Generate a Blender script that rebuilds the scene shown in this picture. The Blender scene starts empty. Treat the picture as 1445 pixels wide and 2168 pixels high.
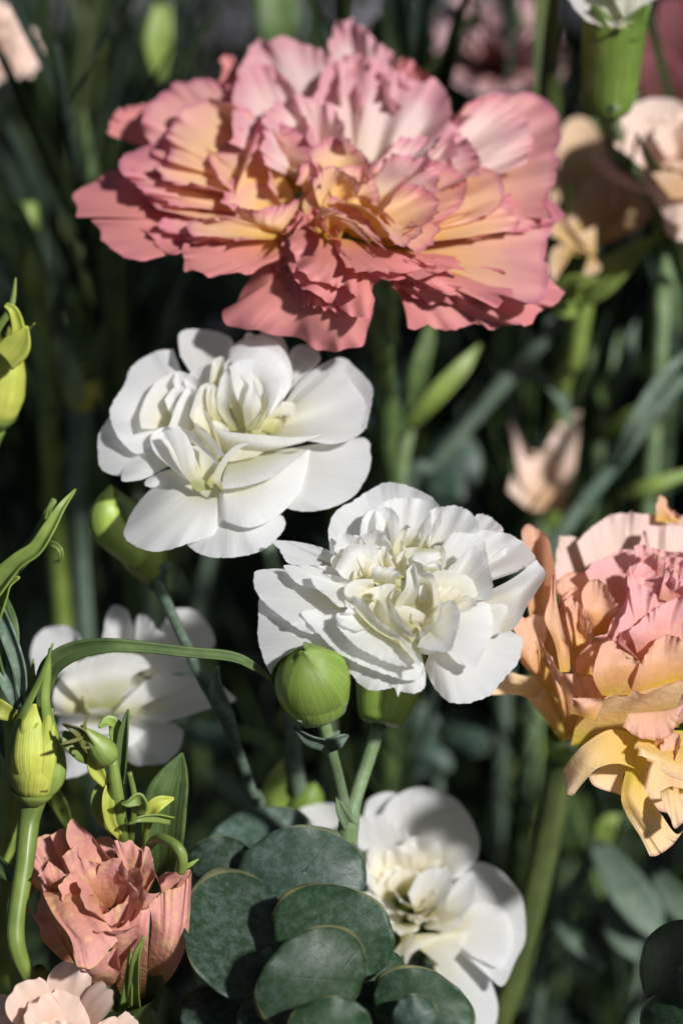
import bpy, math, random
import numpy as np
from mathutils import Vector, Matrix

# ------------------------------------------------------------------ camera
SC = bpy.context.scene
COL = SC.collection
PITCH = math.radians(35)
FOCUS = 0.50
W0, H0 = 1445.0, 2168.0
K = 0.36 / H0                                   # 36 mm sensor height, 100 mm lens
FP = np.array([0.0, 0.0, 0.335])                # point in the middle of the frame, in focus
FWD = np.array([0, math.cos(PITCH), -math.sin(PITCH)])
UPV = np.array([0, math.sin(PITCH), math.cos(PITCH)])
RGT = np.array([1.0, 0, 0])
CAMP = FP - FWD * FOCUS
cam = bpy.data.cameras.new('camera')
cam.lens = 100; cam.sensor_fit = 'VERTICAL'; cam.sensor_height = 36; cam.sensor_width = 24
cam.clip_start = 0.01; cam.clip_end = 60
cam.dof.use_dof = True; cam.dof.focus_distance = FOCUS; cam.dof.aperture_fstop = 8.0
camo = bpy.data.objects.new('camera', cam); COL.objects.link(camo)
camo.location = CAMP
camo.rotation_euler = (math.pi / 2 - PITCH, 0, 0)
SC.camera = camo
SC.render.resolution_x = 682; SC.render.resolution_y = 1024

# ------------------------------------------------------------------ light
SUNC = np.array([0.52, 0.31, 0.79])             # direction to the sun: right, up, toward the camera
SUNW = RGT * SUNC[0] + UPV * SUNC[1] - FWD * SUNC[2]
SUNW /= np.linalg.norm(SUNW)
sun = bpy.data.lights.new('sun', 'SUN'); sun.energy = 5.0; sun.angle = math.radians(3.5)
sun.color = (1.0, 0.985, 0.975)
suno = bpy.data.objects.new('sun', sun); COL.objects.link(suno)
suno.rotation_euler = Vector(SUNW).to_track_quat('Z', 'Y').to_euler()
suno.location = (0.5, -0.3, 1.5)
world = bpy.data.worlds.new('World'); SC.world = world; world.use_nodes = True
wn = world.node_tree.nodes; wl = world.node_tree.links
sky = wn.new('ShaderNodeTexSky'); sky.sky_type = 'NISHITA'; sky.sun_disc = False
sky.sun_elevation = math.asin(SUNW[2]); sky.sun_rotation = math.atan2(SUNW[0], SUNW[1])
wl.new(sky.outputs[0], wn['Background'].inputs[0]); wn['Background'].inputs[1].default_value = 0.03
vs = SC.view_settings
vs.view_transform = 'Standard'; vs.look = 'None'; vs.exposure = 0.2; vs.gamma = 1
vs.use_curve_mapping = False
SC.cycles.use_denoising = True
SC.cycles.max_bounces = 16; SC.cycles.diffuse_bounces = 14; SC.cycles.transmission_bounces = 12
SC.cycles.transparent_max_bounces = 8
SC.cycles.caustics_reflective = False; SC.cycles.caustics_refractive = False

# ------------------------------------------------------------------ helpers
def P(px, py, dd):
    """pixel of the photograph + millimetres behind the plane of focus -> point in the world"""
    d = FOCUS + dd / 1000.0
    return CAMP + FWD * d + RGT * ((px - W0 / 2) * K * d) - UPV * ((py - H0 / 2) * K * d)

def crom(pts, t):
    """Catmull-Rom through pts (m,k) at parameters t in 0..1 (uniform)"""
    pts = np.asarray(pts, float); m = len(pts)
    if m == 1: return np.repeat(pts, len(t), 0)
    if m == 2: return pts[0] + (pts[1] - pts[0]) * t[:, None]
    q = np.vstack([2 * pts[0] - pts[1], pts, 2 * pts[-1] - pts[-2]])
    x = np.clip(t * (m - 1), 0, m - 1 - 1e-9); i = x.astype(int); f = (x - i)[:, None]
    p0, p1, p2, p3 = q[i], q[i + 1], q[i + 2], q[i + 3]
    return 0.5 * (2 * p1 + (p2 - p0) * f + (2 * p0 - 5 * p1 + 4 * p2 - p3) * f**2 + (3 * p1 - p0 - 3 * p2 + p3) * f**3)

def arcres(pts, n):
    """resample a row by arc length (pixels)"""
    pts = np.asarray(pts, float)
    if len(pts) == 1: return np.repeat(pts, n, 0)
    d = crom(pts, np.linspace(0, 1, 12 * len(pts)))
    s = np.r_[0, np.cumsum(np.hypot(*np.diff(d[:, :2], axis=0).T) + 1e-6)]
    t = np.linspace(0, s[-1], n)
    return np.stack([np.interp(t, s, d[:, c]) for c in range(d.shape[1])], 1)

def mesh(name, verts, faces, mat, uv=None, smooth=True):
    me = bpy.data.meshes.new(name)
    verts = np.asarray(verts, float); faces = np.asarray(faces, int)
    nf, fs = faces.shape
    me.vertices.add(len(verts)); me.vertices.foreach_set('co', verts.ravel())
    me.loops.add(nf * fs); me.loops.foreach_set('vertex_index', faces.ravel())
    me.polygons.add(nf); me.polygons.foreach_set('loop_start', np.arange(nf) * fs)
    me.polygons.foreach_set('loop_total', np.full(nf, fs))
    me.update(calc_edges=True)
    if smooth: me.polygons.foreach_set('use_smooth', np.ones(nf, bool))
    if uv is not None:
        l = me.uv_layers.new(name='UVMap'); l.data.foreach_set('uv', np.asarray(uv, float)[faces.ravel()].ravel())
    me.materials.append(mat); me.validate(); me.update()
    return me

def gridfaces(nv, nu, closed=False):
    i, j = np.meshgrid(np.arange(nv - 1), np.arange(nu if closed else nu - 1), indexing='ij')
    j2 = (j + 1) % nu
    return np.stack([i * nu + j, i * nu + j2, (i + 1) * nu + j2, (i + 1) * nu + j], -1).reshape(-1, 4)

def gridobj(name, G, mat, parent, uv=None, closed=False, thick=0.0):
    nv, nu = G.shape[:2]
    if uv is None:
        V, U = np.meshgrid(np.linspace(0, 1, nv), np.linspace(0, 1, nu), indexing='ij'); uv = np.stack([U, V], -1)
    base = np.array(parent.get('_at', (0, 0, 0))) if parent else np.zeros(3)
    me = mesh(name, G.reshape(-1, 3) - base, gridfaces(nv, nu, closed), mat, uv.reshape(-1, 2))
    o = bpy.data.objects.new(name, me); COL.objects.link(o)
    if parent:
        o.parent = parent; o['_at'] = list(base)
    if thick:
        s = o.modifiers.new('thickness', 'SOLIDIFY'); s.thickness = thick / 1000; s.offset = 0
    return o

def thing(name, label, cat, at, group=None):
    o = bpy.data.objects.new(name, None); COL.objects.link(o); o.empty_display_size = 0.01
    o.location = at; o['_at'] = [float(a) for a in at]; o['label'] = label; o['category'] = cat
    if group: o['group'] = group
    return o

def tube(name, pts, radii, mat, parent, n=10, seg=8, knots=None):
    """round stem through world points; radii in mm"""
    pts = np.asarray(pts, float); m = len(pts); N = seg * (m - 1) + 1
    t = np.linspace(0, 1, N); c = crom(pts, t)
    r = np.interp(t, np.linspace(0, 1, len(radii)), radii) / 1000
    tan = np.gradient(c, axis=0); tan /= np.linalg.norm(tan, axis=1)[:, None] + 1e-12
    ref = np.array([0.31, 0.9, 0.22]); rings = []
    a = np.linspace(0, 2 * math.pi, n, endpoint=False)
    for i in range(N):
        x = np.cross(tan[i], ref); x /= np.linalg.norm(x) + 1e-12; y = np.cross(tan[i], x); ref = -np.cross(tan[i], x) if False else ref
        rings.append(c[i] + r[i] * (np.cos(a)[:, None] * x + np.sin(a)[:, None] * y))
    rings = [np.repeat(c[:1], n, 0)] + rings + [np.repeat(c[-1:], n, 0)]
    G = np.array(rings)
    V, U = np.meshgrid(np.linspace(0, 1, len(G)), np.linspace(0, 1, n), indexing='ij')
    return gridobj(name, G, mat, parent, np.stack([U, V], -1), closed=True)

def ribbon(name, pts, widths, mat, parent, roll=0.0, rollend=None, fold=0.25, nu=7, seg=7, thick=0.3, wav=0.0, seed=0, face=None):
    """narrow leaf along world points; widths are full widths in mm"""
    pts = np.asarray(pts, float); m = len(pts); N = seg * (m - 1) + 1
    t = np.linspace(0, 1, N); c = crom(pts, t)
    w = np.maximum(crom(np.array(widths, float)[:, None], t)[:, 0], 0.05) / 1000
    tan = np.gradient(c, axis=0); tan /= np.linalg.norm(tan, axis=1)[:, None] + 1e-12
    rl = np.radians(np.linspace(roll, roll if rollend is None else rollend, N))
    u = np.linspace(-1, 1, nu); rng = np.random.RandomState(seed + 11); ph = rng.rand(3) * 6.28
    G = np.zeros((N, nu, 3)); fc = -FWD if face is None else np.asarray(face, float)
    for i in range(N):
        nrm = fc - tan[i] * np.dot(fc, tan[i]); nrm /= np.linalg.norm(nrm) + 1e-9
        sd = np.cross(tan[i], nrm)
        s2 = sd * math.cos(rl[i]) + nrm * math.sin(rl[i]); n2 = nrm * math.cos(rl[i]) - sd * math.sin(rl[i])
        off = fold * w[i] * 0.5 * np.abs(u) ** 1.5 + wav * w[i] * np.sin(t[i] * 9 + ph[0] + u * 1.5) * u
        G[i] = c[i] + (u * w[i] * 0.5)[:, None] * s2 + off[:, None] * n2
    return gridobj(name, G, mat, parent, thick=thick)

def lathe(name, p0, axis, prof, mat, parent, n=24, squash=(1, 1), lobes=0, lobe_amp=0.0, ref=(1, 0.2, 0)):
    """prof: list of (mm along axis, mm radius) from p0"""
    axis = np.asarray(axis, float); axis /= np.linalg.norm(axis)
    x = np.cross(axis, ref); x /= np.linalg.norm(x); y = np.cross(axis, x)
    pr = crom(np.array(prof, float), np.linspace(0, 1, len(prof) * 5)) / 1000
    a = np.linspace(0, 2 * math.pi, n, endpoint=False)
    rr = 1 + lobe_amp * np.cos(lobes * a)
    G = np.array([p0 + axis * h + max(r, 1e-6) * (rr * np.cos(a))[:, None] * x * squash[0] + max(r, 1e-6) * (rr * np.sin(a))[:, None] * y * squash[1] for h, r in pr])
    V, U = np.meshgrid(np.linspace(0, 1, len(G)), np.linspace(0, 1, n), indexing='ij')
    return gridobj(name, G, mat, parent, np.stack([U, V], -1), closed=True)

def cam2w(v):
    v = np.asarray(v, float); w = RGT * v[0] + UPV * v[1] - FWD * v[2]
    return w / np.linalg.norm(w)

TR = {'p': (0, 0, 1.0), 'A': (180, 660, 2.258), 'B': (520, 1000, 2.189), 'R': (1000, 1030, 2.71), 'Q': (0, 1650, 2.89),
      'Z': (0, 1000, 2.58), 'E': (380, 1600, 1.9267)}

def vnoise(rng, nv, nu, kv, ku):
    g = rng.uniform(-1, 1, (kv, ku))
    a_ = np.stack([crom(g[:, j:j + 1], np.linspace(0, 1, nv))[:, 0] for j in range(ku)], 1)
    return np.stack([crom(a_[i][:, None], np.linspace(0, 1, nu))[:, 0] for i in range(nv)])

class Frame:
    """a flower: pixels are carried onto planes at height h (mm) along the flower's axis"""
    def __init__(s, root, T, c, dd, n, mat, back=None):
        s.root, s.T, s.mat = root, TR[T], mat
        s.n = cam2w(n); s.C = P(*s.px(np.array([c], float))[0], dd); s.k = 0; s.crk = .10; s.crimp = .12; s.ck = (4, 14); s.ref = 240.0; s.fr = 1.0
    def px(s, q):
        return np.stack([s.T[0] + q[:, 0] / s.T[2], s.T[1] + q[:, 1] / s.T[2]], 1)
    def w(s, pxy, h):
        d = FWD + ((pxy[..., 0] - W0 / 2) * K)[..., None] * RGT - ((pxy[..., 1] - H0 / 2) * K)[..., None] * UPV
        t = (np.dot(s.C - CAMP, s.n) + h / 1000.0) / (d @ s.n)
        return CAMP + d * t[..., None]
    def pet(s, rows, h, arch=0.0, cup=0.0, ruf=0.0, rf=5.0, teeth=0.0, curl=0.0, flute=0.0, ff=7.0, nu=64, nv=24, cr=1.0, mat=None, name='petal', dh=None, wob=0.25, thick=0, parent=None):
        R = []
        for r in rows.split('|'):
            q = np.array([[float(a) for a in p.split(',')] + ([0.0] if p.count(',') == 1 else []) for p in r.split()])
            R.append(arcres(np.column_stack([s.px(q), q[:, 2]]), nu))
        R = np.array(R); m = len(R); s.k += 1
        rng = np.random.RandomState(s.k * 7 + int(abs(s.C[0]) * 1e5) % 997)
        v = np.linspace(0, 1, nv); u = np.linspace(0, 1, nu)
        # rows spaced by their real distance, so texture runs evenly
        g = np.stack([crom(R[:, j], v) for j in range(nu)], 1)          # nv,nu,3
        hh = crom(np.array(h, float)[:, None], v)[:, 0][:, None] + g[..., 2]
        U, V = np.meshgrid(u, v)
        hh = hh + arch * np.sin(math.pi * V) + cup * (1 - 4 * (U - .5) ** 2) * V + curl * np.clip((V - .7) / .3, 0, 1) ** 2
        ph = rng.rand(12) * 6.28
        if ruf:
            k1 = crom(rng.uniform(-1, 1, (int(rf * 2) + 2, 1)), u)[:, 0]; k2 = crom(rng.uniform(-1, 1, (int(rf * 4) + 3, 1)), u)[:, 0]
            hh += ruf * V ** 3 * k1[None] + ruf * .45 * V ** 7 * k2[None]
        if flute:
            k3 = crom(rng.uniform(-1, 1, (int(ff * 1.6) + 3, 1)), np.clip(u + .02 * np.sin(9 * u), 0, 1))[:, 0]
            hh += flute * np.sin(math.pi * np.clip(.12 + V * .8, 0, 1)) * k3[None]
        if wob:
            hh += wob * V * (np.sin(5 * U + 4 * V + ph[5]) + np.sin(9 * U - 5 * V + ph[6]) * .6)
        wid = np.clip(np.array([np.hypot(*np.diff(g[i, :, :2], axis=0).T).sum() for i in range(nv)]) / s.ref, .03, 1)[:, None] ** 1.3
        if nu > 30:
            hh += cr * wid * (s.crk * (.2 + .8 * V) * vnoise(rng, nv, nu, *s.ck)) + cr * wid * s.crimp * V ** 6 * vnoise(rng, nv, nu, 3, int(26 * s.fr)) * 1.2
        xy = g[..., :2].copy()
        if nu > 30:
            xy += (cr * wid * V ** 8 * s.crimp * 9)[..., None] * np.stack([vnoise(rng, nv, nu, 2, int(17 * s.fr)), vnoise(rng, nv, nu, 2, int(17 * s.fr))], -1) / max(1, 1)
        if teeth:
            out = xy[-1] - xy[-4]; L = np.hypot(*out.T)[:, None] + 1e-6
            tt = teeth * (np.abs(np.sin(np.arange(nu) * 2.3 + ph[7])) * .5 + rng.rand(nu) - .6 + .8 * np.sin(u * 14 + ph[8]))
            xy[-1] += out / L * tt[:, None]; xy[-2] += out / L * tt[:, None] * .4
        G = s.w(xy, hh)
        return gridobj(name, G, mat or s.mat, parent or s.root, thick=thick)
    def disc(s, cx, cy, ra, rb, rot, h, tilt=(0, 0), mat=None, name='leaf', cupd=-1.5, notch=0.06, seed=0, thick=0.35, ba=200, fold=0.0):
        """round leaf: centre, radii (zoom units), tilt = change of h (mm) per unit x / y of the disc"""
        nr, na = 12, 56
        rng = np.random.RandomState(seed); ph = rng.rand(6) * 6.28
        a = np.linspace(0, 2 * math.pi, na, endpoint=False); r = np.linspace(0.0, 1, nr)
        Rr, Aa = np.meshgrid(r, a, indexing='ij')
        rim = 1 + .045 * np.sin(2 * a + ph[5]) + .03 * np.sin(3 * a + ph[0]) + .014 * np.sin(5 * a + ph[1]) + .006 * np.sin(11 * a + ph[2])
        b = math.radians(ba); da = np.angle(np.exp(1j * (a - b)))
        rim = rim - notch * np.exp(-(da / .16) ** 2) + .03 * np.exp(-(np.angle(np.exp(1j * (a - b - math.pi))) / .25) ** 2)
        X = Rr * rim * np.cos(Aa); Y = Rr * rim * np.sin(Aa)
        c, sn = math.cos(math.radians(rot)), math.sin(math.radians(rot))
        x = cx + ra * X * c + rb * Y * sn; y = cy + ra * X * sn - rb * Y * c
        lx = X * math.cos(b) + Y * math.sin(b); ly = -X * math.sin(b) + Y * math.cos(b)   # along / across the midrib
        hh = h + tilt[0] * X + tilt[1] * Y + cupd * Rr ** 2 + fold * np.abs(ly) + .9 * Rr ** 3 * np.sin(2 * Aa + ph[3]) + .5 * Rr ** 4 * np.sin(5 * Aa + ph[4]) + .22 * Rr ** 6 * np.sin(11 * Aa + ph[2])
        pxy = np.stack([s.T[0] + x / s.T[2], s.T[1] + y / s.T[2]], -1)
        G = s.w(pxy, hh)
        return gridobj(name, G, mat or s.mat, s.root, np.stack([lx * .5 + .5, ly * .5 + .5], -1), closed=True, thick=thick)

def ground_under(p):
    return np.array([p[0], p[1], 0.0])

# ------------------------------------------------------------------ materials
def nmat(name):
    m = bpy.data.materials.new(name); m.use_nodes = True
    nt = m.node_tree; nt.nodes.clear()
    return m, nt.nodes, nt.links

def ramp(N, stops, interp='EASE'):
    r = N.new('ShaderNodeValToRGB'); e = r.color_ramp; e.interpolation = interp
    while len(e.elements) < len(stops): e.elements.new(0.5)
    for el, (p, c) in zip(e.elements, stops): el.position = p; el.color = (*c, 1)
    return r

def petal_mat(name, stops, trans=0.3, vein=40, vscale=1.5, bump=0.25, spec=0.25, rough=0.55, speck=None, speck_amt=0.0, veincol=0.06, crepe=0.0, tcol=None, rim=None):
    m, N, L = nmat(name)
    uv = N.new('ShaderNodeUVMap'); sep = N.new('ShaderNodeSeparateXYZ'); L.new(uv.outputs[0], sep.inputs[0])
    oi = N.new('ShaderNodeObjectInfo')
    tc = N.new('ShaderNodeTexCoord')
    # blotchy shift of the base-to-rim colour run
    nz = N.new('ShaderNodeTexNoise'); nz.inputs['Scale'].default_value = 160; nz.inputs['Detail'].default_value = 3
    L.new(tc.outputs['Object'], nz.inputs['Vector'])
    ma = N.new('ShaderNodeMath'); ma.operation = 'MULTIPLY_ADD'; L.new(nz.outputs[0], ma.inputs[0]); ma.inputs[1].default_value = .36; L.new(sep.outputs[1], ma.inputs[2])
    mb = N.new('ShaderNodeMath'); mb.operation = 'MULTIPLY_ADD'; L.new(oi.outputs['Random'], mb.inputs[0]); mb.inputs[1].default_value = .14; L.new(ma.outputs[0], mb.inputs[2])
    mc = N.new('ShaderNodeMath'); mc.operation = 'SUBTRACT'; L.new(mb.outputs[0], mc.inputs[0]); mc.inputs[1].default_value = .25
    cr = ramp(N, stops); L.new(mc.outputs[0], cr.inputs[0]); col = cr.outputs[0]
    # fine lines running from the claw to the rim
    mp = N.new('ShaderNodeMapping'); mp.inputs['Scale'].default_value = (vein, vscale, 1); L.new(uv.outputs[0], mp.inputs[0])
    ra = N.new('ShaderNodeMath'); ra.operation = 'MULTIPLY'; ra.inputs[1].default_value = 50; L.new(oi.outputs['Random'], ra.inputs[0])
    vn = N.new('ShaderNodeTexNoise'); vn.noise_dimensions = '4D'; vn.inputs['Scale'].default_value = 1; vn.inputs['Detail'].default_value = 4; vn.inputs['Roughness'].default_value = .6
    L.new(mp.outputs[0], vn.inputs['Vector']); L.new(ra.outputs[0], vn.inputs['W'])
    if veincol:
        hs = N.new('ShaderNodeHueSaturation'); L.new(col, hs.inputs['Color'])
        mr = N.new('ShaderNodeMapRange'); L.new(vn.outputs[0], mr.inputs[0]); mr.inputs[1].default_value = .3; mr.inputs[2].default_value = .7
        mr.inputs[3].default_value = 1 - veincol; mr.inputs[4].default_value = 1 + veincol * .4
        L.new(mr.outputs[0], hs.inputs['Value']); col = hs.outputs[0]
    if speck:
        s1 = N.new('ShaderNodeTexNoise'); s1.inputs['Scale'].default_value = 420; s1.inputs['Detail'].default_value = 4; L.new(tc.outputs['Object'], s1.inputs['Vector'])
        s2 = N.new('ShaderNodeMapRange'); L.new(s1.outputs[0], s2.inputs[0]); s2.inputs[1].default_value = .54; s2.inputs[2].default_value = .70; s2.inputs[4].default_value = speck_amt
        mx = N.new('ShaderNodeMix'); mx.data_type = 'RGBA'; L.new(s2.outputs[0], mx.inputs['Factor']); L.new(col, mx.inputs['A']); mx.inputs['B'].default_value = (*speck, 1); col = mx.outputs['Result']
    if rim:
        s2 = N.new('ShaderNodeMapRange'); L.new(sep.outputs[1], s2.inputs[0]); s2.inputs[1].default_value = .955; s2.inputs[2].default_value = .99; s2.inputs[4].default_value = .8
        mx = N.new('ShaderNodeMix'); mx.data_type = 'RGBA'; L.new(s2.outputs[0], mx.inputs['Factor']); L.new(col, mx.inputs['A']); mx.inputs['B'].default_value = (*rim, 1); col = mx.outputs['Result']
    bp = N.new('ShaderNodeBump'); bp.inputs['Strength'].default_value = bump; bp.inputs['Distance'].default_value = .00016; L.new(vn.outputs[0], bp.inputs['Height']); nrm = bp.outputs[0]
    if crepe:
        c1 = N.new('ShaderNodeTexNoise'); c1.inputs['Scale'].default_value = 900; c1.inputs['Detail'].default_value = 3; L.new(tc.outputs['Object'], c1.inputs['Vector'])
        b2 = N.new('ShaderNodeBump'); b2.inputs['Strength'].default_value = crepe; b2.inputs['Distance'].default_value = .0005; L.new(c1.outputs[0], b2.inputs['Height']); L.new(nrm, b2.inputs['Normal']); nrm = b2.outputs[0]
    pb = N.new('ShaderNodeBsdfPrincipled'); L.new(col, pb.inputs['Base Color']); pb.inputs['Roughness'].default_value = rough
    pb.inputs['Specular IOR Level'].default_value = spec; L.new(nrm, pb.inputs['Normal'])
    tr = N.new('ShaderNodeBsdfTranslucent'); L.new(nrm, tr.inputs['Normal'])
    gm = N.new('ShaderNodeGamma'); L.new(col, gm.inputs[0]); gm.inputs[1].default_value = 1.12; L.new(gm.outputs[0], tr.inputs[0])
    ms = N.new('ShaderNodeMixShader'); ms.inputs[0].default_value = trans; L.new(pb.outputs[0], ms.inputs[1]); L.new(tr.outputs[0], ms.inputs[2])
    out = N.new('ShaderNodeOutputMaterial'); L.new(ms.outputs[0], out.inputs[0])
    return m

def green_mat(name, c0, c1, trans=0.15, rough=0.45, spec=0.4, lines=0, bump=.15, c2=None, scale=120, base=None, bloom=None):
    """leaf / stem skin: two-tone mottling, optional long lines along v, base colour along v, pale waxy bloom"""
    m, N, L = nmat(name)
    tc = N.new('ShaderNodeTexCoord'); uv = N.new('ShaderNodeUVMap'); oi = N.new('ShaderNodeObjectInfo')
    nz = N.new('ShaderNodeTexNoise'); nz.inputs['Scale'].default_value = scale; nz.inputs['Detail'].default_value = 5; L.new(tc.outputs['Object'], nz.inputs['Vector'])
    cr = ramp(N, [(.3, c0), (.7, c1)]); L.new(nz.outputs[0], cr.inputs[0]); col = cr.outputs[0]
    hgt = nz.outputs[0]
    if base:
        sp = N.new('ShaderNodeSeparateXYZ'); L.new(uv.outputs[0], sp.inputs[0])
        r2 = ramp(N, base[1]); L.new(sp.outputs[1], r2.inputs[0])
        mx = N.new('ShaderNodeMix'); mx.data_type = 'RGBA'; L.new(r2.outputs[0], mx.inputs['Factor']); L.new(col, mx.inputs['A']); mx.inputs['B'].default_value = (*base[0], 1); col = mx.outputs['Result']
    if lines:
        mp = N.new('ShaderNodeMapping'); mp.inputs['Scale'].default_value = (lines, 1.2, 1); L.new(uv.outputs[0], mp.inputs[0])
        vn = N.new('ShaderNodeTexNoise'); vn.inputs['Scale'].default_value = 1; vn.inputs['Detail'].default_value = 3; L.new(mp.outputs[0], vn.inputs['Vector'])
        mr = N.new('ShaderNodeMapRange'); L.new(vn.outputs[0], mr.inputs[0]); mr.inputs[1].default_value = .4; mr.inputs[2].default_value = .65; mr.inputs[4].default_value = .45
        mx = N.new('ShaderNodeMix'); mx.data_type = 'RGBA'; L.new(mr.outputs[0], mx.inputs['Factor']); L.new(col, mx.inputs['A']); mx.inputs['B'].default_value = (*(c2 or c1), 1); col = mx.outputs['Result']; hgt = vn.outputs[0]
    if bloom:
        b1 = N.new('ShaderNodeTexNoise'); b1.inputs['Scale'].default_value = 700; b1.inputs['Detail'].default_value = 5; L.new(tc.outputs['Object'], b1.inputs['Vector'])
        mr = N.new('ShaderNodeMapRange'); L.new(b1.outputs[0], mr.inputs[0]); mr.inputs[1].default_value = .45; mr.inputs[2].default_value = .7; mr.inputs[4].default_value = bloom[1]
        mx = N.new('ShaderNodeMix'); mx.data_type = 'RGBA'; L.new(mr.outputs[0], mx.inputs['Factor']); L.new(col, mx.inputs['A']); mx.inputs['B'].default_value = (*bloom[0], 1); col = mx.outputs['Result']
    pn = N.new('ShaderNodeTexNoise'); pn.inputs['Scale'].default_value = 75; pn.inputs['Detail'].default_value = 6; pn.inputs['Roughness'].default_value = .65; L.new(tc.outputs['Object'], pn.inputs['Vector'])
    pm = N.new('ShaderNodeMapRange'); L.new(pn.outputs[0], pm.inputs[0]); pm.inputs[1].default_value = .46; pm.inputs[2].default_value = .68; pm.inputs[4].default_value = .55
    px_ = N.new('ShaderNodeMix'); px_.data_type = 'RGBA'; L.new(pm.outputs[0], px_.inputs['Factor']); L.new(col, px_.inputs['A']); px_.inputs['B'].default_value = (c0[0] * .75, c0[1] * .72, c0[2] * .8, 1); col = px_.outputs['Result']
    hs = N.new('ShaderNodeHueSaturation'); L.new(col, hs.inputs['Color'])
    mr = N.new('ShaderNodeMapRange'); L.new(oi.outputs['Random'], mr.inputs[0]); mr.inputs[3].default_value = .8; mr.inputs[4].default_value = 1.2; L.new(mr.outputs[0], hs.inputs['Value']); col = hs.outputs[0]
    bp = N.new('ShaderNodeBump'); bp.inputs['Strength'].default_value = bump; bp.inputs['Distance'].default_value = .0005; L.new(hgt, bp.inputs['Height'])
    pb = N.new('ShaderNodeBsdfPrincipled'); L.new(col, pb.inputs['Base Color']); pb.inputs['Roughness'].default_value = rough; pb.inputs['Specular IOR Level'].default_value = spec; L.new(bp.outputs[0], pb.inputs['Normal'])
    sh = pb.outputs[0]
    if trans:
        tr = N.new('ShaderNodeBsdfTranslucent'); L.new(col, tr.inputs[0])
        ms = N.new('ShaderNodeMixShader'); ms.inputs[0].default_value = trans; L.new(sh, ms.inputs[1]); L.new(tr.outputs[0], ms.inputs[2]); sh = ms.outputs[0]
    out = N.new('ShaderNodeOutputMaterial'); L.new(sh, out.inputs[0])
    return m

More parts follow.
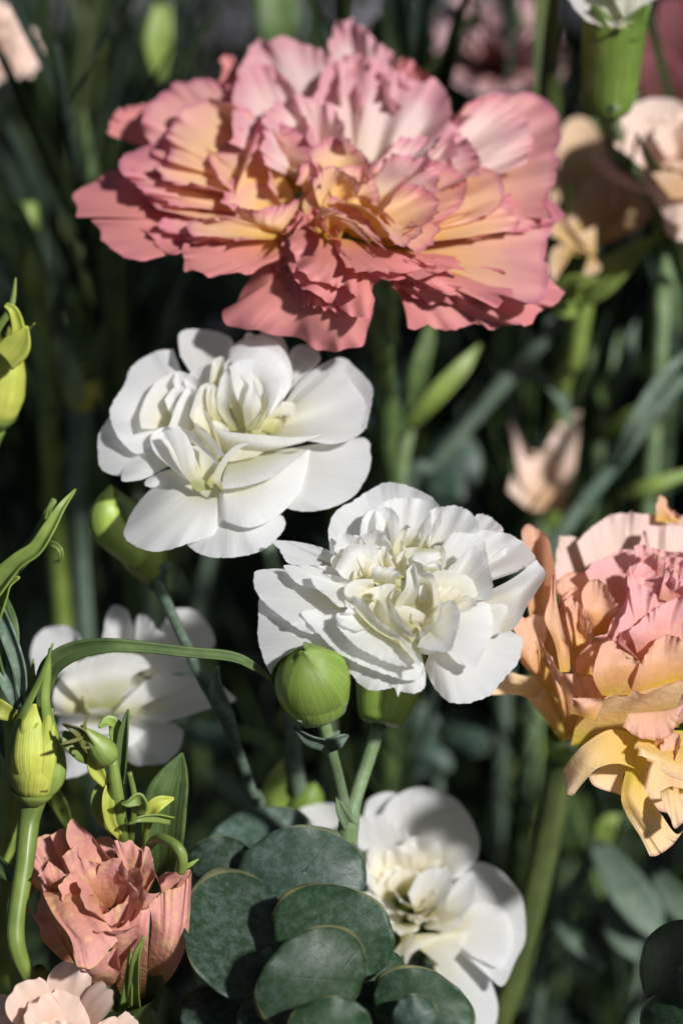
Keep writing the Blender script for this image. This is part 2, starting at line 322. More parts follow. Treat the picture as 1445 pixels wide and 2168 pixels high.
def eucalyptus_mat(name, dark, pale, rimc, amt=.42):
    m, N, L = nmat(name)
    uv = N.new('ShaderNodeUVMap'); oi = N.new('ShaderNodeObjectInfo'); tc = N.new('ShaderNodeTexCoord')
    sp = N.new('ShaderNodeSeparateXYZ'); L.new(uv.outputs[0], sp.inputs[0])
    # waxy bloom, rubbed off in patches
    n1 = N.new('ShaderNodeTexNoise'); n1.inputs['Scale'].default_value = 90; n1.inputs['Detail'].default_value = 2; L.new(tc.outputs['Object'], n1.inputs['Vector'])
    n2 = N.new('ShaderNodeTexNoise'); n2.inputs['Scale'].default_value = 620; n2.inputs['Detail'].default_value = 6; n2.inputs['Roughness'].default_value = .75; L.new(tc.outputs['Object'], n2.inputs['Vector'])
    md = N.new('ShaderNodeMath'); md.operation = 'ADD'; md.operation = 'MULTIPLY_ADD'; L.new(n1.outputs[0], md.inputs[0]); md.inputs[1].default_value = .3; L.new(n2.outputs[0], md.inputs[2])
    mr = N.new('ShaderNodeMapRange'); L.new(md.outputs[0], mr.inputs[0]); mr.inputs[1].default_value = .60; mr.inputs[2].default_value = .78; mr.inputs[4].default_value = amt
    mx = N.new('ShaderNodeMix'); mx.data_type = 'RGBA'; L.new(mr.outputs[0], mx.inputs['Factor']); mx.inputs['A'].default_value = (*dark, 1); mx.inputs['B'].default_value = (*pale, 1); col = mx.outputs['Result']
    # net of veins
    def vor(scale, w):
        v = N.new('ShaderNodeTexVoronoi'); v.feature = 'DISTANCE_TO_EDGE'; v.inputs['Scale'].default_value = scale
        mp = N.new('ShaderNodeVectorMath'); mp.operation = 'MULTIPLY_ADD'; L.new(n1.outputs['Color'], mp.inputs[0]); mp.inputs[1].default_value = (.15, .15, 0); L.new(uv.outputs[0], mp.inputs[2])
        sc = N.new('ShaderNodeMapping'); sc.inputs['Scale'].default_value = (1.0, .62, 1); L.new(mp.outputs[0], sc.inputs[0]); L.new(sc.outputs[0], v.inputs['Vector'])
        q = N.new('ShaderNodeMapRange'); L.new(v.outputs[0], q.inputs[0]); q.inputs[1].default_value = w; q.inputs[2].default_value = 0; return q.outputs[0]
    va = vor(9, .02); vb = vor(34, .04)
    mb = N.new('ShaderNodeMath'); mb.operation = 'SUBTRACT'; L.new(sp.outputs[1], mb.inputs[0]); mb.inputs[1].default_value = .5
    mab = N.new('ShaderNodeMath'); mab.operation = 'ABSOLUTE'; L.new(mb.outputs[0], mab.inputs[0])
    mid = N.new('ShaderNodeMapRange'); L.new(mab.outputs[0], mid.inputs[0]); mid.inputs[1].default_value = .012; mid.inputs[2].default_value = .002; mid.inputs[4].default_value = .6
    add = N.new('ShaderNodeMath'); add.operation = 'MULTIPLY_ADD'; L.new(vb, add.inputs[0]); add.inputs[1].default_value = .5; L.new(va, add.inputs[2])
    ad2 = N.new('ShaderNodeMath'); ad2.operation = 'MAXIMUM'; L.new(add.outputs[0], ad2.inputs[0]); L.new(mid.outputs[0], ad2.inputs[1])
    fac = N.new('ShaderNodeMath'); fac.operation = 'MULTIPLY'; L.new(ad2.outputs[0], fac.inputs[0]); fac.inputs[1].default_value = .5
    m2 = N.new('ShaderNodeMix'); m2.data_type = 'RGBA'; L.new(fac.outputs[0], m2.inputs['Factor']); L.new(col, m2.inputs['A']); m2.inputs['B'].default_value = (dark[0] * .75, dark[1] * .9, dark[2] * .6, 1); col = m2.outputs['Result']
    # tan rim
    ce = N.new('ShaderNodeVectorMath'); ce.operation = 'DISTANCE'; L.new(uv.outputs[0], ce.inputs[0]); ce.inputs[1].default_value = (.5, .5, 0)
    rm = N.new('ShaderNodeMapRange'); L.new(ce.outputs['Value'], rm.inputs[0]); rm.inputs[1].default_value = .488; rm.inputs[2].default_value = .497; rm.inputs[4].default_value = .6
    m3 = N.new('ShaderNodeMix'); m3.data_type = 'RGBA'; L.new(rm.outputs[0], m3.inputs['Factor']); L.new(col, m3.inputs['A']); m3.inputs['B'].default_value = (*rimc, 1); col = m3.outputs['Result']
    hs = N.new('ShaderNodeHueSaturation'); L.new(col, hs.inputs['Color'])
    vr = N.new('ShaderNodeMapRange'); L.new(oi.outputs['Random'], vr.inputs[0]); vr.inputs[3].default_value = .85; vr.inputs[4].default_value = 1.15; L.new(vr.outputs[0], hs.inputs['Value'])
    bp = N.new('ShaderNodeBump'); bp.inputs['Strength'].default_value = .2; bp.inputs['Distance'].default_value = .0002; bp.invert = True; L.new(ad2.outputs[0], bp.inputs['Height'])
    b2 = N.new('ShaderNodeBump'); b2.inputs['Strength'].default_value = .12; b2.inputs['Distance'].default_value = .0004; L.new(n2.outputs[0], b2.inputs['Height']); L.new(bp.outputs[0], b2.inputs['Normal'])
    pb = N.new('ShaderNodeBsdfPrincipled'); L.new(hs.outputs[0], pb.inputs['Base Color']); pb.inputs['Roughness'].default_value = .45; pb.inputs['Specular IOR Level'].default_value = .28; L.new(b2.outputs[0], pb.inputs['Normal'])
    out = N.new('ShaderNodeOutputMaterial'); L.new(pb.outputs[0], out.inputs[0])
    return m

MW = petal_mat('white_petal', [(0, (.62, .64, .30)), (.2, (.84, .81, .62)), (.55, (.915, .91, .87)), (1, (.915, .92, .925))], trans=.62, vein=60, bump=.8, veincol=.05, rough=.5)
MWC = petal_mat('cream_petal', [(0, (.60, .60, .24)), (.3, (.84, .79, .52)), (.8, (.90, .875, .78)), (1, (.91, .90, .87))], trans=.62, vein=40, bump=.2, veincol=.03)
MPK = petal_mat('pink_petal', [(0, (.64, .40, .04)), (.3, (.81, .52, .21)), (.62, (.81, .49, .32)), (.84, (.75, .37, .35)), (1, (.70, .27, .30))], trans=.42, vein=30, bump=.3, veincol=.06, rim=(.54, .20, .27))
MPA = petal_mat('apricot_petal', [(0, (.64, .42, .04)), (.35, (.83, .55, .20)), (.7, (.84, .56, .33)), (.9, (.81, .47, .37)), (1, (.73, .32, .34))], trans=.46, vein=30, bump=.3, veincol=.05, rim=(.56, .22, .30))
MPB = petal_mat('pale_pink_petal', [(0, (.72, .50, .22)), (.3, (.81, .66, .54)), (.65, (.81, .61, .57)), (1, (.72, .36, .40))], trans=.42, vein=30, bump=.3, veincol=.06)
MPC = petal_mat('coral_petal', [(0, (.64, .30, .10)), (.35, (.65, .25, .20)), (.8, (.67, .26, .24)), (1, (.65, .24, .25))], trans=.36, vein=26, bump=.35, veincol=.07, speck=(.74, .38, .30), speck_amt=.3)
MPE = petal_mat('peach_petal', [(0, (.66, .42, .07)), (.3, (.77, .42, .18)), (.65, (.82, .48, .31)), (1, (.80, .47, .35))], trans=.42, vein=44, vscale=4, bump=.4, veincol=.06, crepe=.35, speck=(.82, .62, .38), speck_amt=.35, rim=(.60, .30, .21))
MPP = petal_mat('rose_petal', [(0, (.62, .26, .16)), (.35, (.74, .36, .30)), (1, (.80, .45, .45))], trans=.4, vein=44, vscale=4, bump=.4, veincol=.06, crepe=.35, speck=(.82, .58, .38), speck_amt=.35)
MPY = petal_mat('yellow_petal', [(0, (.66, .52, .08)), (.3, (.82, .54, .18)), (.75, (.86, .62, .34)), (1, (.86, .64, .42))], trans=.38, vein=44, vscale=4, bump=.45, veincol=.06, crepe=.35, rim=(.56, .32, .22))
MPI = petal_mat('buff_petal', [(0, (.62, .44, .28)), (.5, (.66, .50, .40)), (1, (.72, .52, .46))], trans=.25, vein=50, vscale=3, bump=.35, veincol=.1, crepe=.2)
MQ = petal_mat('dusty_petal', [(0, (.40, .15, .05)), (.3, (.60, .28, .16)), (.65, (.68, .31, .25)), (1, (.68, .33, .29))], trans=.3, vein=60, vscale=3, bump=.5, veincol=.07, crepe=.5, speck=(.78, .54, .24), speck_amt=.6, rim=(.70, .40, .24))
MSH = petal_mat('shell_petal', [(0, (.64, .40, .22)), (.4, (.76, .55, .43)), (1, (.78, .60, .51))], trans=.3, vein=50, bump=.6, veincol=.05)
MPO = petal_mat('shaded_peach_petal', [(0, (.36, .25, .06)), (.4, (.52, .34, .15)), (1, (.62, .43, .29))], trans=.25, vein=40, bump=.4)  # peach petals browned: the shade on this bloom is put into the colour
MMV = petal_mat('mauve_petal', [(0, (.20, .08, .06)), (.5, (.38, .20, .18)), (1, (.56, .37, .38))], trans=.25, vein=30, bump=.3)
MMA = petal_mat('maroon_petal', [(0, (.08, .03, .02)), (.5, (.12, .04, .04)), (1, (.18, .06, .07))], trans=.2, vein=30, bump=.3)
GCAL = green_mat('calyx_green', (.11, .20, .025), (.19, .29, .04), trans=.12, lines=70, c2=(.36, .44, .14), bump=.3, rough=.4, scale=60)
GBUD = green_mat('bud_green', (.16, .25, .045), (.26, .36, .06), trans=.15, lines=30, c2=(.34, .42, .12), bump=.2, rough=.4, scale=60)
GSTM = green_mat('stem_green', (.10, .17, .075), (.18, .26, .10), trans=.0, lines=14, c2=(.24, .31, .16), bump=.25, rough=.55, spec=.25, bloom=((.30, .36, .31), .4))
GBLU = green_mat('glaucous_green', (.060, .105, .062), (.115, .165, .105), trans=.08, lines=12, c2=(.17, .22, .17), bump=.2, rough=.6, spec=.2, bloom=((.26, .31, .30), .45))
GLIS = green_mat('fresh_green', (.12, .19, .035), (.21, .29, .06), trans=.12, lines=12, c2=(.30, .37, .11), bump=.3, rough=.4, scale=200)
GLEA = green_mat('leaf_green', (.055, .10, .032), (.115, .175, .055), trans=.15, lines=10, c2=(.17, .24, .085), bump=.5, rough=.5, spec=.25, scale=260)
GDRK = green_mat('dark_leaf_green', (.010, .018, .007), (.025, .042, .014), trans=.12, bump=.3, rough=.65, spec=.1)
GYEL = green_mat('yellow_green', (.36, .42, .05), (.54, .57, .09), trans=.25, lines=20, c2=(.66, .66, .22), bump=.4, rough=.45, scale=160)
GSTR = green_mat('olive_stem', (.028, .045, .012), (.065, .09, .022), trans=0, lines=10, c2=(.13, .15, .05), bump=.25, rough=.5)
GOLV = green_mat('olive_leaf', (.10, .10, .03), (.20, .20, .06), trans=.2, lines=8, c2=(.26, .27, .10), bump=.3)
GFIL = green_mat('shade_leaf_green', (.011, .021, .007), (.028, .048, .014), trans=.12, bump=.2, rough=.7, spec=.1)  # leaf green darkened, so background shade is put into the colour
GFIB = green_mat('shade_leaf_blue', (.012, .021, .014), (.028, .043, .030), trans=.06, bump=.2, rough=.7, spec=.1)  # bluish leaf tone, darkened in the same way to stand for shade
MEU = eucalyptus_mat('eucalyptus_leaf', (.018, .042, .016), (.085, .125, .10), (.22, .21, .09))
MEB = eucalyptus_mat('eucalyptus_leaf_blue', (.028, .056, .034), (.11, .155, .145), (.19, .20, .11), amt=.5)
MED = eucalyptus_mat('eucalyptus_leaf_dark', (.013, .030, .013), (.085, .115, .11), (.16, .16, .08), amt=.45)

# ------------------------------------------------------------------ the setting
def ground():
    m, N, L = nmat('gravelly_soil')
    tc = N.new('ShaderNodeTexCoord')
    v = N.new('ShaderNodeTexVoronoi'); v.inputs['Scale'].default_value = 45; L.new(tc.outputs['Object'], v.inputs['Vector'])
    n = N.new('ShaderNodeTexNoise'); n.inputs['Scale'].default_value = 12; n.inputs['Detail'].default_value = 6; L.new(tc.outputs['Object'], n.inputs['Vector'])
    sp = N.new('ShaderNodeSeparateColor'); L.new(v.outputs['Color'], sp.inputs[0])
    r = ramp(N, [(0, (.012, .010, .009)), (.55, (.025, .022, .020)), (.8, (.10, .09, .10)), (1, (.34, .31, .34))]); 
    md = N.new('ShaderNodeMath'); md.operation = 'MULTIPLY'; L.new(sp.outputs[0], md.inputs[0]); L.new(n.outputs[0], md.inputs[1])
    m2 = N.new('ShaderNodeMath'); m2.operation = 'MULTIPLY'; m2.inputs[1].default_value = 1.7; L.new(md.outputs[0], m2.inputs[0]); L.new(m2.outputs[0], r.inputs[0])
    b = N.new('ShaderNodeBump'); b.inputs['Strength'].default_value = .8; b.inputs['Distance'].default_value = .01; L.new(v.outputs['Distance'], b.inputs['Height'])
    pb = N.new('ShaderNodeBsdfPrincipled'); pb.inputs['Roughness'].default_value = .85; L.new(r.outputs[0], pb.inputs['Base Color']); L.new(b.outputs[0], pb.inputs['Normal'])
    o = N.new('ShaderNodeOutputMaterial'); L.new(pb.outputs[0], o.inputs[0])
    n_ = 120; x = np.linspace(-3, 3, n_); y = np.linspace(-1.2, 6, n_)
    Y, X = np.meshgrid(y, x, indexing='ij')
    Z = .006 * (np.sin(X * 23 + 1.3 * Y) * np.sin(Y * 19) + .6 * np.sin(X * 61 + Y * 7) * np.sin(Y * 53 - X * 11)) - .006
    g = gridobj('ground', np.stack([X, Y, Z], -1), m, None); g['kind'] = 'structure'
ground()
def pavement():
    m, N, L = nmat('grey_paving'); tc = N.new('ShaderNodeTexCoord')
    n = N.new('ShaderNodeTexNoise'); n.inputs['Scale'].default_value = 9; n.inputs['Detail'].default_value = 6; L.new(tc.outputs['Object'], n.inputs['Vector'])
    r = ramp(N, [(.3, (.17, .155, .18)), (.7, (.30, .28, .32))]); L.new(n.outputs[0], r.inputs[0])
    pb = N.new('ShaderNodeBsdfPrincipled'); pb.inputs['Roughness'].default_value = .8; L.new(r.outputs[0], pb.inputs['Base Color'])
    o = N.new('ShaderNodeOutputMaterial'); L.new(pb.outputs[0], o.inputs[0])
    G = np.array([[[x_, y_, .008] for x_ in np.linspace(-3, 3, 13)] for y_ in np.linspace(.88, 6, 12)])
    g = gridobj('pavement', G, m, None); g['kind'] = 'structure'
pavement()

def stem_to_ground(pts, r_mm, mat, root=None, name=None, label=None, cat=None, group=None, sway=(0, 0), n=10):
    """pts: (px, py, mm behind focus); the stem then runs on down to the soil"""
    w = [P(*p) for p in pts]
    e = w[-1]; g = np.array([e[0] + sway[0] + .25 * (w[-1][0] - w[-2][0]), e[1] + sway[1] + .02, 0.0])
    full = w + [e * .55 + g * .45 + np.array([0, -.004, 0]), g]
    if root is None: root = thing(name, label, cat, g, group)
    tube('stem', full, list(r_mm) + [r_mm[-1]] * 2, mat, root, n=n)
    return root

def rootpos(pts, sway=(0, 0)):
    w = [P(*p) for p in pts]; e = w[-1]
    return np.array([e[0] + sway[0] + .25 * (w[-1][0] - w[-2][0]), e[1] + sway[1] + .02, 0.0])

def flower(name, label, cat, pts, r, smat, T, c, dd, n, mat, group=None):
    root = thing(name, label, cat, rootpos(pts), group)
    stem_to_ground(pts, r, smat, root)
    return Frame(root, T, c, dd, n, mat)

def core(f, cpx, n, R, hmax, seed, mat, wmm=7, name='petal', h0=1.0):
    """small upright petals crowding the middle of a double flower (frame units in mm around a pixel)"""
    rng = np.random.RandomState(seed)
    o = f.w(np.array([float(cpx[0]), float(cpx[1])]), np.array(0.0))
    z = f.n; x = np.cross(z, FWD); x /= np.linalg.norm(x); y = np.cross(z, x)
    for i in range(n):
        a = i * 2.4 + rng.rand(); rr = R * math.sqrt((i + .5) / n)
        L_ = hmax * (.75 + .4 * rng.rand()); wd = wmm * (.7 + .6 * rng.rand()); lean = .35 + .5 * rng.rand() * rr / R
        b = a + rng.uniform(-.9, .9)
        rad = math.cos(a) * x + math.sin(a) * y; out = math.cos(b) * x + math.sin(b) * y; sd = -math.sin(b) * x + math.cos(b) * y
        nv, nu = 16, 20; v = np.linspace(0, 1, nv)[:, None]; u = np.linspace(-1, 1, nu)[None]
        prof = np.sin(np.clip(v * 1.15 + .12, 0, 1.4) * 1.25) ** .8 * (1 - .25 * v ** 6)
        ph = rng.rand(4) * 6.28
        X = u * wd * .5 * prof
        cupv = rng.uniform(.12, .35) * wd * (u ** 2) * prof
        O = rr * (.5 + .5 * v) + L_ * lean * v ** 1.6 - cupv + .5 * v ** 3 * np.sin(4 * u + ph[0]) + .3 * v ** 3 * np.sin(9 * u + ph[1])
        Z = h0 + L_ * (v - .25 * lean * v ** 2) * (1 - .07 * u ** 2 * v)  + .25 * v ** 4 * np.sin(7 * u + ph[2])
        G = o + ((rad * 0)[None, None] + (X[..., None] * sd + (rr * .35) * rad + O[..., None] * .55 * out + (Z + 0 * u)[..., None] * z)) / 1000
        gridobj(name, G, mat, f.root)

def calyx(root, p_base, p_top, r0, r1, mat=None, teeth=5, flare=1.0):
    """tubular green cup between two world points, with pointed lobes and small bracts at its foot"""
    mat = mat or GCAL
    ax = p_top - p_base; Ln = np.linalg.norm(ax) * 1000; ax = ax / np.linalg.norm(ax)
    c = lathe('calyx', p_base, ax, [(0, r0 * .35), (Ln * .06, r0 * .8), (Ln * .25, r0), (Ln * .6, (r0 + r1) / 2), (Ln, r1)], mat, root)
    x = np.cross(ax, [.3, .9, .1]); x /= np.linalg.norm(x); y = np.cross(ax, x)
    for i in range(teeth):
        a = 6.283 * i / teeth; d = math.cos(a) * x + math.sin(a) * y
        a0 = p_base + ax * Ln * .92e-3 + d * (r0 * .1 + r1 * .9) / 1000
        ribbon('calyx_lobe', [a0 - ax * .001, a0 + ax * .003 + d * .0005, a0 + ax * .007 + d * .0014 * flare], [r1 * 1.25, r1 * .9, .3], mat, root, face=d, fold=-.5, thick=.3)
    for i in range(4):
        a = 6.283 * i / 4 + .4; d = math.cos(a) * x + math.sin(a) * y
        a0 = p_base + d * r0 * .45e-3
        ribbon('bract', [a0, a0 + ax * .0022 + d * r0 * .00042, a0 + ax * .005 + d * r0 * .0007], [r0 * 1.0, r0 * .8, .2], GSTM, root, face=d, fold=-.5, thick=.3)
    return c

# ------------------------------------------------------------------ white carnation beside the round bud (sharpest flower)
STB = [(846, 1400, 22), (805, 1528, 16), (778, 1610, 15), (752, 1690, 14), (738, 1745, 14), (736, 1800, 16), (740, 1900, 22), (746, 2100, 30)]
fB = flower('white_carnation', 'white carnation sharing its forked stem with a round closed green bud', 'carnation', STB, [1.3, 1.35, 1.3, 1.3, 2.0, 1.9, 1.7, 1.7], GSTM, 'B', (730, 650), 4, (0.02, .64, .77), MW)
b = fB.pet; t = dict(teeth=2.3)
b('640,520 760,520|392,372 383,290 400,220 440,165 500,128 560,88 650,52 750,66 850,105 897,155 905,230', [0, 6.5], arch=-1.5, ruf=.5, **t)
b('680,480 760,480|600,250 610,165 700,120 800,125 852,165 862,280', [1, 7.5], arch=-1, ruf=.4, **t)
b('600,450 700,450|528,330 530,260 560,195 620,158 680,172 712,240 715,330', [2, 9], arch=-1.5, cup=-1, **t)
b('780,500 860,500|848,330 850,220 870,170 960,153 1030,180 1075,240 1090,330', [1, 6.5], arch=-1, ruf=.6, **t)
b('860,520 900,540|1050,330 1062,200 1130,212 1195,270 1200,380', [0, 4], ruf=.4, **t)
b('850,560 900,580|1070,400 1080,280 1150,275 1230,292 1300,345 1338,390 1325,425 1240,470', [.5, 5], flute=.7, ff=4, ruf=.4, **t)
b('800,540 880,580|915,330 960,285 1040,280 1100,320 1120,390 1120,440', [2, 8], arch=-1, cup=-1, **t)
b('860,640 950,650|940,445 1000,385 1052,335 1082,350 1120,420 1145,510 1132,585 1070,592', [3, 9.5], arch=-.5, ruf=.3, **t)
b('900,640 960,720|1130,545,1.5 1180,600,-1 1212,740|1250,482,1.8 1290,540,-1 1308,610|1345,405,1 1387,464 1378,500', [1, 5, 6, 7], teeth=.8)
b('820,720 900,700|1200,720 1278,775 1262,880 1190,960 1110,1040 1000,1076 920,1052 860,970 828,900', [2, -1], arch=2, ruf=.4, **t)
b('800,720 850,680|1060,598 1130,610 1140,720 1110,820 1060,905 980,880 935,835', [3, 5.5], arch=1.2, ruf=.3, **t)
b('1000,650 1000,720|1110,600 1200,612 1208,640 1185,690 1170,740 1130,760', [2, 5], teeth=.8)
b('560,700 640,760|90,560 58,600 55,690 70,800 95,900 130,950 250,1010 420,1010', [1, 0], arch=1, ruf=.7, **t)
b('540,580 600,640|300,450 180,445 60,455 43,490 55,560 100,615 190,690 300,745 380,740', [2, 3], arch=1, ruf=.7, **t)
b('520,470 540,500|400,372 340,345 250,325 130,318 150,350 170,390 210,425 330,450', [1, 5.5], arch=.8, ruf=.4, teeth=2.4)
b('560,520 560,580|450,470 420,440 300,432 190,430 186,450 215,490 260,525 330,540', [2, 6], arch=.8, ruf=.4, **t)
b('600,560 600,620|480,490 400,475 305,472 325,530 380,580 440,625', [3, 8], arch=.8, **t)
b('560,760 800,780|430,840 500,950 545,1000 600,1012 660,1000 690,992 705,1040 718,1020 770,1028 825,1000 832,930', [2.2, 1.2], arch=1, ruf=.5, rf=3, **t)
b('640,640 780,740|440,640 350,633 262,648 258,665 330,745 430,830 560,905 700,955 800,955 828,915', [3, 3.4], arch=1.0, curl=.8, ruf=.3, **t)
b('600,640 760,740|445,650 425,660 428,720 480,780 560,830 650,880 740,895 780,880', [4.5, 6.4], arch=.6, curl=.8, ruf=.2, **t)
b('620,640 640,700|560,560 500,575 455,585 470,640 430,670 450,710 520,735 560,720', [5.5, 8], arch=-1.2, ruf=.5, **t)
b('520,660 600,740 700,800 800,900|505,620 560,680 610,725 680,770 720,790 770,850 795,890|495,572 545,595 590,650 630,700 700,745 765,810 805,880 830,915', [5, 8, 10.2], teeth=.7)
b('600,660 640,720 720,790|590,640 610,690 660,740 730,780 770,792|606,592 636,630 680,690 750,755|585,590 605,535 660,517 692,530 668,575 700,640 750,720 800,775', [4, 8, 10.5, 12], mat=MWC, teeth=.7)
b('722,672 748,666|690,615 730,600 772,622|738,530 770,520 806,525|741,455 776,425 788,440', [4, 7.5, 10.5, 12.5], mat=MW, cup=-1.0, teeth=.8)
b('745,672 775,690|800,520 850,590 862,680 825,715|800,460 870,480 890,560 906,620 893,690 850,740 815,765', [4, 6, 11], mat=MWC, teeth=.8)
b('840,600 880,640|855,465 900,455 960,458 1020,480 1060,520 1075,560 1060,580', [4, 9.3], arch=1.2, curl=-.8, mat=MWC, **t)
b('840,660 860,690|870,500 910,540 940,530 985,540 1000,560 1062,595 1040,640', [4.5, 9], mat=MWC, ruf=.4, **t)
b('790,740 840,700|900,610 960,590 985,640 985,700 965,790 940,830 870,822 790,815', [4, 9.5], arch=-1.0, **t)
b('782,798 800,835|830,800 840,845|880,812 886,825 878,838', [6, 7.5, 8], teeth=.5)
b('530,505 560,500|455,490 500,420 540,390 600,400|418,450 440,390 472,345 525,328 585,335 622,345', [6, 9, 10.5], curl=-1, **t)
b('585,505 640,518 690,520|580,470 640,470 700,485|590,440 650,437 700,452 725,478', [8, 10.5, 11.5], ruf=.4, **t)
b('560,505 590,505|540,450 610,460|515,395 545,375 600,380 625,420 630,450', [6, 8, 9], mat=MWC)
b('600,545 590,600|590,495 520,495 470,520 455,550 465,575 500,580 560,590', [6, 9.5], arch=.8, mat=MWC)
b('500,420 540,400|415,370 415,330 440,285 500,290 540,305', [5, 9], arch=-.6, **t)
b('600,400 660,400|535,300 590,270 635,278 660,310 678,350', [4, 9.5], arch=-1, **t)
b('690,440 735,440|682,350 728,345|712,275 748,265|745,240 766,256', [5, 9, 11.5, 13], mat=MWC, cup=-.6)
b('740,350 800,345|725,320 740,290 775,265 805,265 810,310', [6, 10], mat=MWC, cup=.6)
b('800,365 850,352|803,335 838,285 856,335', [7, 10.5], mat=MWC)
b('800,352 890,350|782,372 840,375 900,375|770,385 775,408 820,420 870,410 905,395', [10.5, 11.8, 11], cup=.5, teeth=1.2)
b('830,458 905,455|820,432 870,420 910,435 917,450', [8, 9.5], teeth=.8)
b('700,490 735,490|680,360 700,385 735,362 746,405', [5, 9], mat=MWC)
b('640,455 692,465|625,345 650,345 672,400 692,440', [6, 10.5], mat=MWC)
b('750,690 800,722|738,680 790,692 822,742 800,772', [6.5, 9], mat=MWC, arch=.4)
b('850,420 900,440|872,340 915,345 930,400 925,440', [4, 8], mat=MWC)
b('470,470 500,470|400,440 395,400 430,375 460,390', [4, 7], mat=MWC)
b('760,700 775,705|752,668 768,652 778,690', [7, 9], mat=MWC, nu=16, nv=10)
b('505,490 530,490|500,470 528,440 530,470', [9, 10], mat=MWC, nu=16, nv=10)
b('700,660 760,660|560,560 640,520 760,500 860,540 900,640 860,760 760,830 640,780', [-1, 1.0], mat=MWC)
b('640,560 720,560|560,470 640,430 720,440|540,400 600,360 680,370 740,410', [3, 6, 7.5], wob=.3, mat=MWC)
b('760,560 840,580|760,460 850,470|750,400 820,370 890,400 920,460', [3, 6, 7.5], wob=.3)
b('620,640 700,650|560,600 640,570 720,590|540,560 600,530 690,540 740,570', [3.5, 6, 7.5], wob=.3, mat=MWC)
b('780,640 860,660|800,580 900,600|800,530 860,510 940,560 960,620', [3, 6, 7.5], wob=.3)
b('700,740 790,760|690,680 800,700|690,630 750,620 830,660 840,720', [3, 5.5, 7], wob=.3, mat=MWC)
calyx(fB.root, P(803, 1535, 13), P(826, 1430, 15), 4.6, 6.6)
# the round bud on the same stem
def round_bud(root, base, tip, R, mat, ref=(1, .2, 0)):
    ax = tip - base; L_ = np.linalg.norm(ax) * 1000; ax = ax / np.linalg.norm(ax)
    bd = lathe('bud', base, ax, [(0, R * .25), (L_ * .05, R * .55), (L_ * .2, R * .88), (L_ * .45, R), (L_ * .7, R * .86), (L_ * .88, R * .52), (L_ * .98, R * .16), (L_, .05)], mat, root, n=36, ref=ref)
    x = np.cross(ax, [1, .2, 0]); x /= np.linalg.norm(x); y = np.cross(ax, x)
    # five fused sepals meeting at the beak: raised overlapping margins
    pr = np.array([(L_ * .2, R * .88), (L_ * .45, R), (L_ * .7, R * .86), (L_ * .88, R * .52), (L_ * .98, R * .16), (L_ * 1.03, .25)])
    for k in range(5):
        a0 = 6.283 * k / 5 + .95
        nv, nu = 18, 13; vv = np.linspace(0, 1, nv); hr = crom(pr, vv); G = np.zeros((nv, nu, 3))
        for i in range(nv):
            for j in range(nu):
                f_ = j / (nu - 1); a = a0 + 1.36 * f_ + .25 * (1 - vv[i])
                up_ = np.clip((vv[i] - .05 * (1.2 + math.sin(k * 2.1))) / .26, 0, 1) ** .8
                lift = -.12 + up_ * (.34 + .75 * f_ ** 3) + .18 * up_ * math.exp(-((f_ - .93) / .06) ** 2)
                G[i, j] = base + ax * hr[i, 0] / 1000 + (hr[i, 1] + lift) / 1000 * (math.cos(a) * x + math.sin(a) * y)
        gridobj('sepal', G, mat, bd)
    for i in range(4):
        a = 6.283 * i / 4 + .9; d = math.cos(a) * x + math.sin(a) * y; a0 = base + d * R * .2e-3
        ribbon('bract', [a0 - ax * .0008, a0 + ax * L_ * .1e-3 + d * R * .00055, a0 + ax * L_ * .34e-3 + d * R * .00082], [R * .9, R * .85, .2], GSTM, bd, face=d, fold=-.5, thick=.25)
    return bd
round_bud(fB.root, P(678, 1512, -1), P(641, 1381, -12), 6.35, GCAL)
tube('bud_stalk', [P(676, 1508, -1), P(689, 1545, 0), P(700, 1590, 2), P(718, 1660, 8), P(737, 1750, 14)], [1.5, 1.2, 1.15, 1.1, 1.2], GSTM, fB.root)
for (a_, b_, c_, ro) in [((690, 1572, 0), (655, 1562, -3), (622, 1540, -4), 40), ((692, 1574, 0), (716, 1566, -3), (737, 1557, -2), -30), ((694, 1575, 2), (700, 1568, 5), (718, 1548, 9), 0)]:
    ribbon('bract', [P(*a_), P(*b_), P(*c_)], [3.2, 2.6, .3], GBLU, fB.root, roll=ro, fold=.5)
ribbon('bract', [P(740, 1750, 13), P(722, 1715, 10), P(712, 1680, 9)], [2.5, 1.8, .3], GSTM, fB.root, fold=.4)

# ------------------------------------------------------------------ white carnation under the big pink bloom
STA = [(500, 960, 48), (560, 1130, 46), (598, 1300, 46), (617, 1480, 47), (624, 1620, 50), (640, 1800, 60)]
fA = flower('white_carnation', 'white carnation with smooth loose petals just under the big pink bloom', 'carnation', STA, [1.5, 1.6, 1.6, 1.6, 1.6, 1.6], GBLU, 'A', (690, 690), 22, (-.04, .64, .77), MW)
fA.crimp = .06
a = fA.pet; t = dict(teeth=1.7, wob=.4)
a('560,640 600,680|200,340 150,420 120,500 65,590 62,690 90,760 180,785 230,760', [0, 2], arch=1.5, ruf=.5, **t)
a('560,560 600,620|420,175 330,195 230,260 195,330 185,350 130,440 125,500 160,600 240,680 300,640', [1, 6], arch=.5, ruf=.5, **t)
a('480,640 520,680|300,640 260,620 215,690 178,790 200,812 280,800 370,750 380,700', [3.0, 3.2], arch=.8, **t)
a('620,480 700,480|455,210 450,110 510,80 620,95 700,130 710,180 690,260', [2, 9], arch=-1, cup=-1.5, **t)
a('800,420 880,440|835,130 850,50 900,80 950,140 970,200 960,300', [1, 7], **t)
a('860,450 900,480|970,210 1000,170 1080,160 1120,200 1110,250 1010,310', [1, 6], flute=.5, **t)
a('880,540 900,560|1010,350 1100,270 1220,220 1300,270 1365,350 1370,420 1345,560', [1, 5.5], arch=-.5, flute=.5, ff=4, **t)
